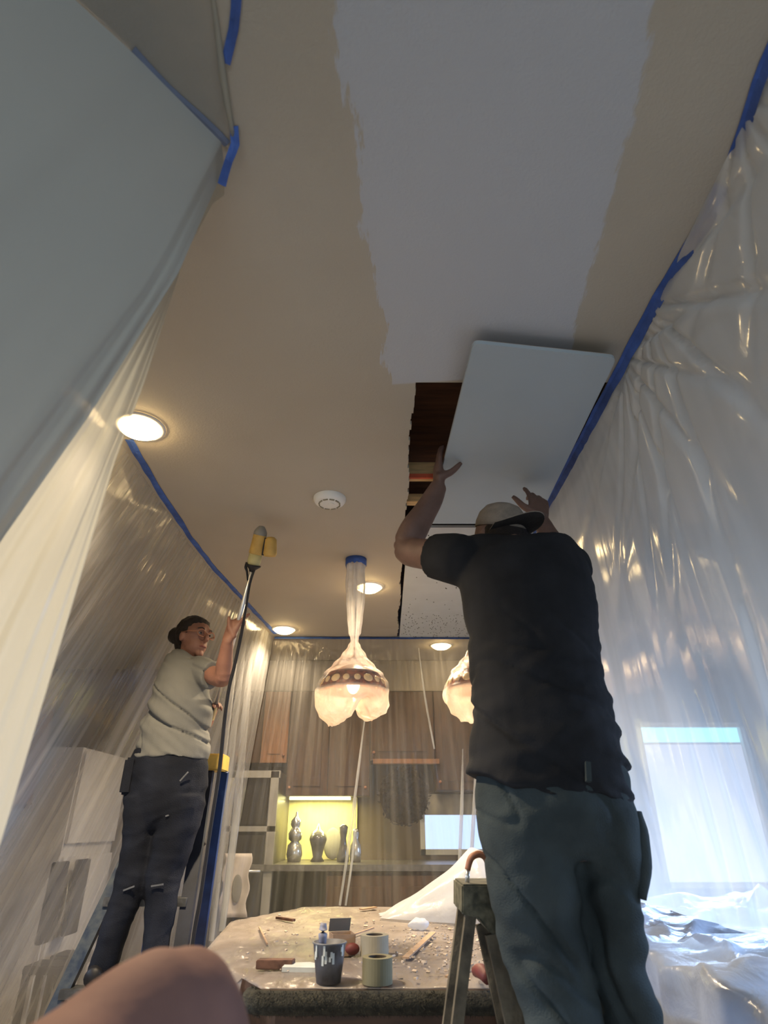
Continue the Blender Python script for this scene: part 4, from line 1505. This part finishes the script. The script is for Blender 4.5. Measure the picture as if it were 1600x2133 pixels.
shirt = mesh_obj('t_shirt', fuse(mb, .0075, 5, disp=shirt_disp, post=hem_slant), M['shirt_dark'], man)
mb = MB()
mb.tube(hp, hr, 28, ref=(0, -1, 0), sub=3)
mb.tube(lp, lr, 24, ref=(0, -1, 0), sub=3)
mb.tube(rp_, rr_, 24, ref=(0, -1, 0), sub=3)


def jeans_disp(c, n):
    c = Vector(c)
    a = fbm(c.x * 5 + 7, c.y * 5, c.z * 14 + c.x * 8)
    b_ = fbm(c.x * 11, c.y * 9 + 1, c.z * 26 - c.x * 14)
    w = .5 + .5 * min(1, max(0, (1.15 - c.z) / .3))
    cr = max(0, 1 - abs(fbm(c.x * 4 + 3, c.y * 4, c.z * 10 + c.x * 9)) * 8)
    return w * (.012 * a + .007 * b_ - .014 * cr)


jn = mesh_obj('jeans', fuse(mb, .0075, 7, disp=jeans_disp), M['jeans_man'], man)


def jpt(x, y, back=.145):
    return P(x, y, Y=YM - back + .0)


# belt loop, back pocket seams, cargo pocket, pale paint marks: sewn on the jeans
MB().beam(P(1224, 1588, Y=1.52), P(1226, 1628, Y=1.51), .012, .012, (0, 1, 0)).build('belt_loop', M['jeans_man'], jn)
pk_ = MB()
pk_.tube([P(1314, 1690, Y=1.66), P(1318, 1740, Y=1.66), P(1322, 1800, Y=1.66), P(1318, 1868, Y=1.66)], [(.02, .05), (.028, .075), (.03, .075), (.018, .07)], 14, ref=(0, -1, 0), sub=4)
pk_.build('cargo_pocket', M['jeans_man'], jn, True)

# cap: crown, underside-dark brim to the right, back strap
crown = MB()
crown.lathe([(.0001, .112), (.03, .110), (.06, .098), (.083, .07), (.093, .035), (.094, .012), (.091, .012), (.088, .03), (.078, .065), (.05, .095), (.0001, .106)], 28, headc + HR @ Vector((0, -.002, .018)), HR @ Matrix.Diagonal((.84, 1.02, .88)))
cap = crown.build('baseball_cap', M['cap_tan'], man, True)
br = MB()
top_, low_ = [], []
for i in range(15):
    a = R(-68 + 136 * i / 14)
    rt, lo_ = [], []
    for k in range(6):
        t = k / 5
        rad0 = .090
        ln = .088 * math.cos(R(-68 + 136 * i / 14) * .95)
        q = Vector((math.sin(a) * (rad0 * .90 + .012 * t), -math.cos(a) * rad0 * 1.0 - ln * t, .034 - .034 * (math.sin(a)) ** 2 * (1 + .5 * t) + .040 * t))
        rt.append(headc + HR @ (q + Vector((0, 0, .003))))
        lo_.append(headc + HR @ q)
    top_.append(rt)
    low_.append(lo_)
br.grid(top_)
bo = br.build('brim', M['cap_tan'], cap, True)
so = bo.modifiers.new('s', 'SOLIDIFY')
so.thickness = .0015
ub = MB()
ub.grid(low_)
ub.build('brim_underside', M['cap_dark'], cap, True)
hr_ = MB()
hr_.ball(headc + HR @ Vector((0, -.024, -.004)), (.081, .082, .075), 18, 12, HR)
hr_.build('hair', M['hair'], man, True)
# boots
for ft in (footL, footR):
    fm = MB()
    f0 = Vector(ft)
    fm.tube([f0 + Vector((0, -.07, .03)), f0 + Vector((0, 0, .045)), f0 + Vector((0, .09, .035)), f0 + Vector((0, .17, .025))], [(.035, .035), (.042, .05), (.048, .038), (.035, .026)], 14, sub=3)
    fm.build('boot', M['scrapbrown'], man, True)
st = empty('step_platform', (.6, 1.68, 0), 'low wooden platform the man stands on, below the picture edge', 'step')
MB().box((.56, 1.70, .285), (.34, .42, .03)).build('tread', M['old_ladder'], st)
for sx in (.42, .70):
    for sy in (1.52, 1.88):
        MB().box((sx, sy, .135), (.04, .04, .27)).build('leg', M['old_ladder'], st)

# ------------------------------------------------------------------ paint-spotted ladder by the man
ld = empty('step_ladder', (.25, 1.85, 0), 'paint-spotted old stepladder with a brown loop handle, left of the man', 'ladder')
yn, yf = 1.74, 1.94


def LP(x, y, Y=1.74):
    return P(x, y, Y=Y)


cap_poly = [LP(962, 1842), LP(1082, 1842), LP(1090, 1905), LP(1062, 1962), LP(1022, 1945), LP(996, 1912), LP(962, 1905)]
cm = MB()
n = len(cap_poly)
cm.add([tuple(p_) for p_ in cap_poly] + [tuple(p_ + Vector((0, yf - yn, 0))) for p_ in cap_poly],
       [tuple(range(n)), tuple(range(2 * n - 1, n - 1, -1))] + [(i, n + i, n + (i + 1) % n, (i + 1) % n) for i in range(n)])
cm.build('top_cap', M['old_cap'], ld, bevel=.004)
a0, a1 = LP(983, 1900), LP(955, 2133)
d = (a1 - a0)
for yy in (yn + .02, yf - .02):
    off = Vector((0, yy - yn, 0))
    k = (a0.z - .0) / (a0.z - a1.z)
    MB().beam(a0 + off, a0 + d * k + off, .026, .03, (0, 1, 0)).build('rear_rail', M['old_ladder'], ld)
b0, b1 = LP(1035, 1945), LP(1082, 2150)
d2 = b1 - b0
for yy in (yn + .015, yf - .02):
    off = Vector((0, yy - yn, 0))
    k = b0.z / (b0.z - b1.z)
    MB().beam(b0 + off, b0 + d2 * k + off, .052, .03, (0, 1, 0)).build('front_rail', M['old_ladder'], ld)
for k in (.25, .5, .75):
    q = b0 + d2 * (b0.z / (b0.z - b1.z)) * k
    MB().box((q.x, (yn + yf) / 2, q.z), (.07, yf - yn - .02, .02)).build('step', M['old_ladder'], ld)
hh = [LP(973, 1842, 1.80), LP(974, 1812, 1.80), LP(981, 1788, 1.80), LP(996, 1779, 1.80), LP(1011, 1786, 1.80), LP(1020, 1810, 1.80), LP(1022, 1842, 1.80)]
MB().tube(hh[:2], [.006, .006], 10).build('handle_post', M['silver'], ld, True)
MB().tube(hh[-2:], [.006, .006], 10).build('handle_post', M['silver'], ld, True)
MB().tube(hh[1:-1], [.0075, .0085, .009, .0085, .0075], 10, sub=4).build('handle', M['copper'], ld, True)

# ------------------------------------------------------------------ the woman
YW = 2.95
torso = [(1366, 372, 428, 2.96, .05), (1380, 344, 436, 2.96, .08), (1400, 332, 436, 2.95, .098), (1440, 319, 434, 2.94, .112), (1480, 306, 443, 2.94, .118), (1520, 295, 437, 2.95, .115), (1560, 285, 436, 2.95, .118), (1582, 280, 434, 2.95, .12)]
hips = [(1562, 282, 430, 2.95, .105), (1600, 268, 432, 2.95, .115), (1650, 262, 430, 2.95, .122), (1690, 264, 422, 2.95, .112), (1725, 280, 405, 2.95, .075)]
legL = [(1660, 262, 345, 2.95, .112), (1700, 262, 335, 2.95, .108), (1750, 258, 325, 2.95, .094), (1800, 250, 318, 2.94, .078), (1850, 236, 304, 2.93, .07), (1900, 224, 282, 2.92, .068), (1950, 206, 264, 2.91, .064), (2000, 192, 247, 2.90, .058), (2040, 180, 232, 2.90, .052)]
legR = [(1660, 326, 428, 2.95, .114), (1700, 324, 420, 2.95, .11), (1750, 318, 404, 2.95, .096), (1800, 306, 386, 2.94, .078), (1850, 301, 371, 2.93, .07), (1900, 302, 366, 2.92, .066), (1950, 299, 352, 2.91, .06), (2000, 298, 346, 2.90, .055), (2030, 296, 342, 2.90, .05)]
tp, tr = rows(torso)
hp, hr = rows(hips)
lp, lr = rows(legL)
rp_, rr_ = rows(legR)
poleA, poleB = Vector((-.82, 3.0, CAM_Z + .467)), Vector((-.605, 2.56, CAM_Z + 1.03))
grip = poleA.lerp(poleB, .62)
gripL = poleA.lerp(poleB, .03)
shR, elR = P(416, 1396, Y=2.93), P(463, 1413, Y=2.78)
pd = (poleB - poleA).normalized()
wrR = grip + Vector((-.026, -.028, -.060))
shL, elL = P(350, 1400, Y=3.05), Vector((-.93, 3.16, 1.62))
wrL = gripL + Vector((-.03, .03, -.05))
headc = P(404, 1330, Y=2.98)
mb = MB()
mb.tube(tp[1:], scale_r(tr[1:], .86, -.004), 22, ref=(0, -1, 0), sub=3)
mb.tube(hp, scale_r(hr, .9, -.004), 22, ref=(0, -1, 0), sub=3)
mb.tube(lp, scale_r(lr, .8), 16, ref=(0, -1, 0), sub=3)
mb.tube(rp_, scale_r(rr_, .8), 16, ref=(0, -1, 0), sub=3)
mb.tube([shR + Vector((-.05, .03, -.01)), shR, shR.lerp(elR, .5), elR, elR.lerp(wrR, .3), elR.lerp(wrR, .75), wrR], [.042, .044, .043, .040, .038, .030, .024], 14, sub=4)
mb.tube([shL, shL.lerp(elL, .5), elL, elL.lerp(wrL, .5), wrL], [.042, .041, .036, .031, .022], 14, sub=4)
hand(mb, wrR, (.28, .02, 1), (.45, .85, 0), side=1, scale=1.0, curl=(16, 70, 78, 84), thumb=(-.5, -.1, .9), spread=.16)
hand(mb, wrL, (.25, -.3, .9), (.8, -.5, 0), side=1, scale=.9, curl=(55, 60, 65, 70), spread=.06)
nk = P(392, 1372, Y=2.98)
mb.tube([nk + Vector((-.01, 0, -.05)), nk, headc + Vector((-.01, .01, -.03))], [.052, .048, .05], 14, sub=3)
fd = Vector((.80, -.52, -.06)).normalized()
upv = Vector((.05, .02, 1))
upv = (upv - fd * upv.dot(fd)).normalized()
sd_ = fd.cross(upv)
HR = Matrix((sd_, fd, upv)).transposed()


def hw(x, y, z):
    return headc + HR @ Vector((x, y, z))


mb.ball(hw(0, -.005, .02), (.070, .088, .085), 22, 16, HR)
mb.ball(hw(0, .022, -.040), (.056, .060, .060), 16, 12, HR)
mb.tube([hw(0, .078, .022), hw(0, .094, .004), hw(0, .104, -.014), hw(0, .086, -.022)], [.007, .010, .013, .009], 8, sub=2)
mb.tube([hw(-.022, .074, -.046), hw(0, .084, -.043), hw(.022, .074, -.046)], [.005, .008, .005], 8, sub=2)
mb.tube([hw(-.020, .073, -.056), hw(0, .083, -.055), hw(.020, .073, -.056)], [.005, .008, .005], 8, sub=2)
mb.ball(hw(0, .068, -.082), (.022, .018, .018), 10, 8, HR)
for s_ in (-1, 1):
    mb.ball(hw(s_ * .069, -.008, -.004), (.010, .018, .028), 10, 8, HR)
    mb.tube([hw(s_ * .048, .062, .036), hw(s_ * .03, .078, .040), hw(s_ * .012, .080, .034)], [.006, .008, .006], 8, sub=2)
wom = mesh_obj('person', fuse(mb, .0052, 3), M['skin'])
tag(wom, 'person in sage-grey T-shirt and navy jeans with a hair bun, on the blue ladder', 'person')
# eyes, mouth, brows
for s_ in (-1, 1):
    e = MB().ball(hw(s_ * .029, .076, .014), (.011, .006, .0055), 12, 8, HR).build('eye', M['eyewhite'], wom, True)
    MB().ball(hw(s_ * .029, .0805, .014), (.0055, .003, .005), 10, 6, HR).build('iris', M['hair'], e, True)
    MB().tube([hw(s_ * .046, .070, .034), hw(s_ * .03, .084, .040), hw(s_ * .014, .086, .034)], [.002, .0035, .002], 6, sub=2).build('eyebrow', M['hair'], wom, True)
MB().tube([hw(-.022, .080, -.050), hw(-.01, .088, -.049), hw(0, .0905, -.050), hw(.01, .088, -.049), hw(.022, .080, -.050)], [.002, .0045, .004, .0045, .002], 8, sub=2).build('lips', mat('lips', (.24, .07, .055, 1), .5), wom, True)
# glasses
gls = MB()
for s_ in (-1, 1):
    ring = [hw(s_ * .031 + .024 * math.cos(2 * math.pi * k / 16), .098 - .012 * abs(math.cos(2 * math.pi * k / 16)), .010 + .017 * math.sin(2 * math.pi * k / 16)) for k in range(17)]
    gls.tube(ring, [.0026] * 17, 6, cap=False)
    gls.tube([hw(s_ * .055, .088, .014), hw(s_ * .072, .04, .016), hw(s_ * .076, -.01, .012)], [.0024] * 3, 6)
gls.tube([hw(-.008, .099, .014), hw(.008, .099, .014)], [.0024] * 2, 6)
gls.build('glasses', M['copper'], wom, True)
# hair with a bun
hm = MB()
hm.ball(hw(0, -.026, .032), (.081, .084, .088), 20, 14, HR)
hm.ball(hw(0, .000, .070), (.066, .066, .042), 16, 10, HR)
hm.ball(hw(0, -.060, -.02), (.058, .045, .062), 14, 10, HR)
hm.ball(hw(.015, -.125, .022), (.042, .040, .045), 16, 10, HR)
hm.tube([hw(.02, -.13, .04), hw(.03, -.19, .03)], [.004, .002], 6)


def hair_disp(c, n):
    return .004 * fbm(c[0] * 60, c[1] * 60, c[2] * 40)


mesh_obj('hair', fuse(hm, .005, 2, disp=hair_disp), M['hair'], wom)
mb = MB()
mb.tube(tp, tr, 26, ref=(0, -1, 0), sub=3)
slR = shR.lerp(elR, .58)
mb.tube([shR + Vector((-.07, .03, -.02)), shR + Vector((-.01, 0, -.005)), slR], [(.062, .072), (.064, .072), (.056, .066)], 18, sub=4)
slL = shL.lerp(elL, .5)
mb.tube([shL + Vector((.05, 0, -.01)), shL, slL], [.06, .06, .056], 16, sub=4)


def wshirt_disp(c, n):
    c = Vector(c)
    w = max(.3, min(1, (1.95 - c.z) / .3))
    q = c.z * 15 + c.x * 9
    a = fbm(c.x * 4 + 20, c.y * 5, q)
    b_ = fbm(c.x * 9, c.y * 8 + 5, c.z * 26 + c.x * 18)
    cr = max(0, 1 - abs(fbm(c.x * 4 + 9, c.y * 4, c.z * 11 + c.x * 8)) * 7)
    return w * (.011 * a + .008 * b_ - .016 * cr)


mesh_obj('t_shirt', fuse(mb, .0065, 3, disp=wshirt_disp), M['shirt_grey'], wom)
mb = MB()
mb.tube(hp, hr, 26, ref=(0, -1, 0), sub=3)
mb.tube(lp, lr, 20, ref=(0, -1, 0), sub=3)
mb.tube(rp_, rr_, 20, ref=(0, -1, 0), sub=3)
jw = mesh_obj('jeans', fuse(mb, .0065, 7, disp=cloth_disp(3, .009)), M['jeans_woman'], wom)
for (xa_, ya_), (xb_, yb_), yy in (((257, 1855), (280, 1846), 2.855), ((315, 1846), (340, 1842), 2.845), ((375, 1627), (392, 1608), 2.83), ((308, 1695), (312, 1690), 2.85), ((345, 1700), (352, 1698), 2.84)):
    MB().beam(P(xa_, ya_, Y=yy), P(xb_, yb_, Y=yy), .006, .006, (0, 1, 0)).build("paint_smear", M['paint_mark'], jw)
o = MB().box(P(272, 1618, Y=2.93), (.05, .14, .15), Matrix.Rotation(.2, 3, 'Z')).build('tool_pouch', M['jeans_woman'], wom, bevel=.01)
for (pp, px_) in ((lp[-1], -.0), (rp_[-1], 0)):
    fm = MB()
    f0 = Vector((pp.x, pp.y, .60))
    fm.tube([f0 + Vector((0, -.07, .035)), f0 + Vector((0, -.01, .045)), f0 + Vector((.02, .09, .035)), f0 + Vector((.03, .15, .025))], [(.032, .032), (.036, .045), (.042, .034), (.03, .024)], 14, sub=3)
    fm.build('shoe', M['black'], wom, True)

# ------------------------------------------------------------------ blue ladder
lb = empty('step_ladder', (-1.0, 3.1, 0), 'blue fibreglass stepladder with a yellow top, under the woman', 'ladder')
topY, topZ = 3.2, P(400, 1590, Y=3.2).z
tl, trr = P(345, 1600, Y=topY), P(447, 1600, Y=topY)
cxx = (P(345, 1585, Y=3.15).x + P(467, 1585, Y=3.15).x) / 2
MB().box((cxx, 3.19, P(450, 1588, Y=3.15).z), (P(467, 1585, Y=3.15).x - P(345, 1585, Y=3.15).x, .14, .075)).build('top_cap', M['ladder_yellow'], lb, bevel=.006)


def rail_to_floor(a, b_, m, name, w=.05, h=.028):
    a, b_ = Vector(a), Vector(b_)
    k = a.z / (a.z - b_.z)
    e = a + (b_ - a) * k
    o_ = MB().beam(a, e, w, h, (0, 1, 0)).build(name, m, lb)
    return a, e


zc_ = P(450, 1605, Y=3.15).z
FLa = Vector((cxx - .12, 3.15, zc_))
FLb = P(112, 2108, Y=2.86)
FRa = Vector((cxx + .07, 3.15, zc_))
FRb = P(382, 1945, Y=2.93)
RRa = Vector((cxx + .125, 3.23, zc_))
RRb = P(415, 1965, Y=3.42)
RLa = Vector((cxx - .10, 3.23, zc_))
RLb = RLa + Vector((-.10, .25, -.8))
fl_ = rail_to_floor(FLa, FLb, M['ladder_scuffed'], 'front_rail', .05, .03)
fr_ = rail_to_floor(FRa, FRb, M['ladder_navy'], 'front_rail', .055, .03)
rail_to_floor(RRa, RRb, M['ladder_blue'], 'rear_rail', .05, .028)
rail_to_floor(RLa, RLb, M['ladder_blue'], 'rear_rail', .05, .028)
for zz in (.29, .585, .87, 1.14):
    k1 = (fl_[0].z - zz) / (fl_[0].z - fl_[1].z)
    k2 = (fr_[0].z - zz) / (fr_[0].z - fr_[1].z)
    a, b_ = fl_[0].lerp(fl_[1], k1), fr_[0].lerp(fr_[1], k2)
    MB().beam(a + Vector((0, .01, 0)), b_ + Vector((0, .01, 0)), .085, .03).build('step', M['ladder_step'], lb)
a = P(425, 1720, Y=3.05)
MB().beam(P(400, 1735, Y=3.03), P(425, 1760, Y=3.10), .02, .012, (0, 1, 0)).build('spreader', M['black'], lb)

# ------------------------------------------------------------------ pole tool
pt = empty('pole_tool', poleB, 'yellow power tool on a silver pole with black cord, raised by the woman', 'power tool')
MB().tube([poleA - pd * .02, poleB], [.011, .011], 14).build('pole', M['silver'], pt, True)
topT = P(546, 1096, Z=CAM_Z + 1.22)
ax = (topT - poleB).normalized()
Ln = (topT - poleB).length
rotA = Vector((0, 0, 1)).rotation_difference(ax).to_matrix()
s0 = poleB


def along(k, dx=0.0):
    return s0 + ax * (Ln * k) + Vector((dx, 0, 0))


MB().lathe([(.0001, 0), (.012, 0), (.016, Ln * .05), (.034, Ln * .12), (.036, Ln * .15), (.0001, Ln * .16)], 20, s0, rotA).build('collar', M['black'], pt, True)
MB().lathe([(.026, Ln * .15), (.031, Ln * .22), (.029, Ln * .40), (.0001, Ln * .41)], 20, s0, rotA).build('lower_housing', M['yellow_pale'], pt, True)
MB().lathe([(.0001, Ln * .37), (.028, Ln * .375), (.033, Ln * .40), (.031, Ln * .60), (.030, Ln * .82), (.022, Ln * .86), (.0001, Ln * .87)], 22, s0, rotA).build('motor_housing', M['yellow'], pt, True)
MB().lathe([(.031, Ln * .80), (.030, Ln * .87), (.022, Ln * .94), (.012, Ln * 1.0), (.0001, Ln * 1.01)], 20, s0, rotA).build('nose', M['greyframe'], pt, True)
rotB = Matrix.Rotation(R(-10), 3, 'Y') @ rotA
MB().lathe([(.0001, Ln * -.02), (.026, Ln * -.01), (.032, Ln * .05), (.027, Ln * .36), (.016, Ln * .41), (.0001, Ln * .42)], 20, along(.34, .066), rotB).build('side_housing', M['yellow'], pt, True)
MB().box(along(.55, .034), (.014, .03, Ln * .38), rotA).build('bracket', M['black'], pt)
MB().tube([along(.2, -.030), along(.10, -.032), along(.0, -.022), s0 - ax * .04 + Vector((-.010, 0, 0))], [.008, .007, .005, .004], 8, sub=3).build('cord_guard', M['black'], pt, True)
cp = [along(.10, .012), P(521, 1215, Y=2.56), P(512, 1270, Y=2.6), P(502, 1325, Y=2.66), P(489, 1385, Y=2.70), P(478, 1430, Y=2.72), P(469, 1490, Y=2.75), P(462, 1560, Y=2.78), P(455, 1620, Y=2.8), P(441, 1710, Y=2.82), P(428, 1800, Y=2.83), P(416, 1880, Y=2.84), P(402, 1960, Y=2.85)]
cp.append(cp[-1] + Vector((-.01, .02, -.3)))
cp.append(Vector((cp[-1].x, cp[-1].y, .02)))
MB().tube(cp, [.0055] * 3 + [.008] * (len(cp) - 3), 8, sub=5).build('power_cord', M['black'], pt, True)

# ------------------------------------------------------------------ bare skin near the lens
kc = P(365, 2122, Y=.75)
mb = MB()
mb.tube([P(-420, 2760, Y=.42), P(-60, 2500, Y=.56), P(165, 2285, Y=.67), kc, kc + Vector((.028, .025, -.10)), kc + Vector((.035, .02, -.25)), kc + Vector((.04, -.02, -.50))],
        [(.082, .080), (.078, .076), (.068, .066), (.060, .060), (.058, .062), (.052, .056), (.045, .05)], 24, ref=(0, -1, 0), sub=5)
mb.ball(kc + Vector((.004, .008, .004)), (.054, .052, .054), 20, 14)
mb.tube([kc + Vector((.04, -.02, -.50)), kc + Vector((.05, -.05, -.72)), kc + Vector((.05, -.04, -.94))], [.045, .035, .038], 16, sub=3)
mb.tube([Vector((kc.x + .05, kc.y - .09, .05)), Vector((kc.x + .05, kc.y, .045)), Vector((kc.x + .05, kc.y + .12, .03))], [(.03, .03), (.042, .04), (.035, .022)], 12, sub=3)
kn_ = mesh_obj('person', fuse(mb, .006, 6), M['skin_near'])
tag(kn_, 'person\'s bare pinkish knee, blurred, close to the camera at the bottom left', 'person')
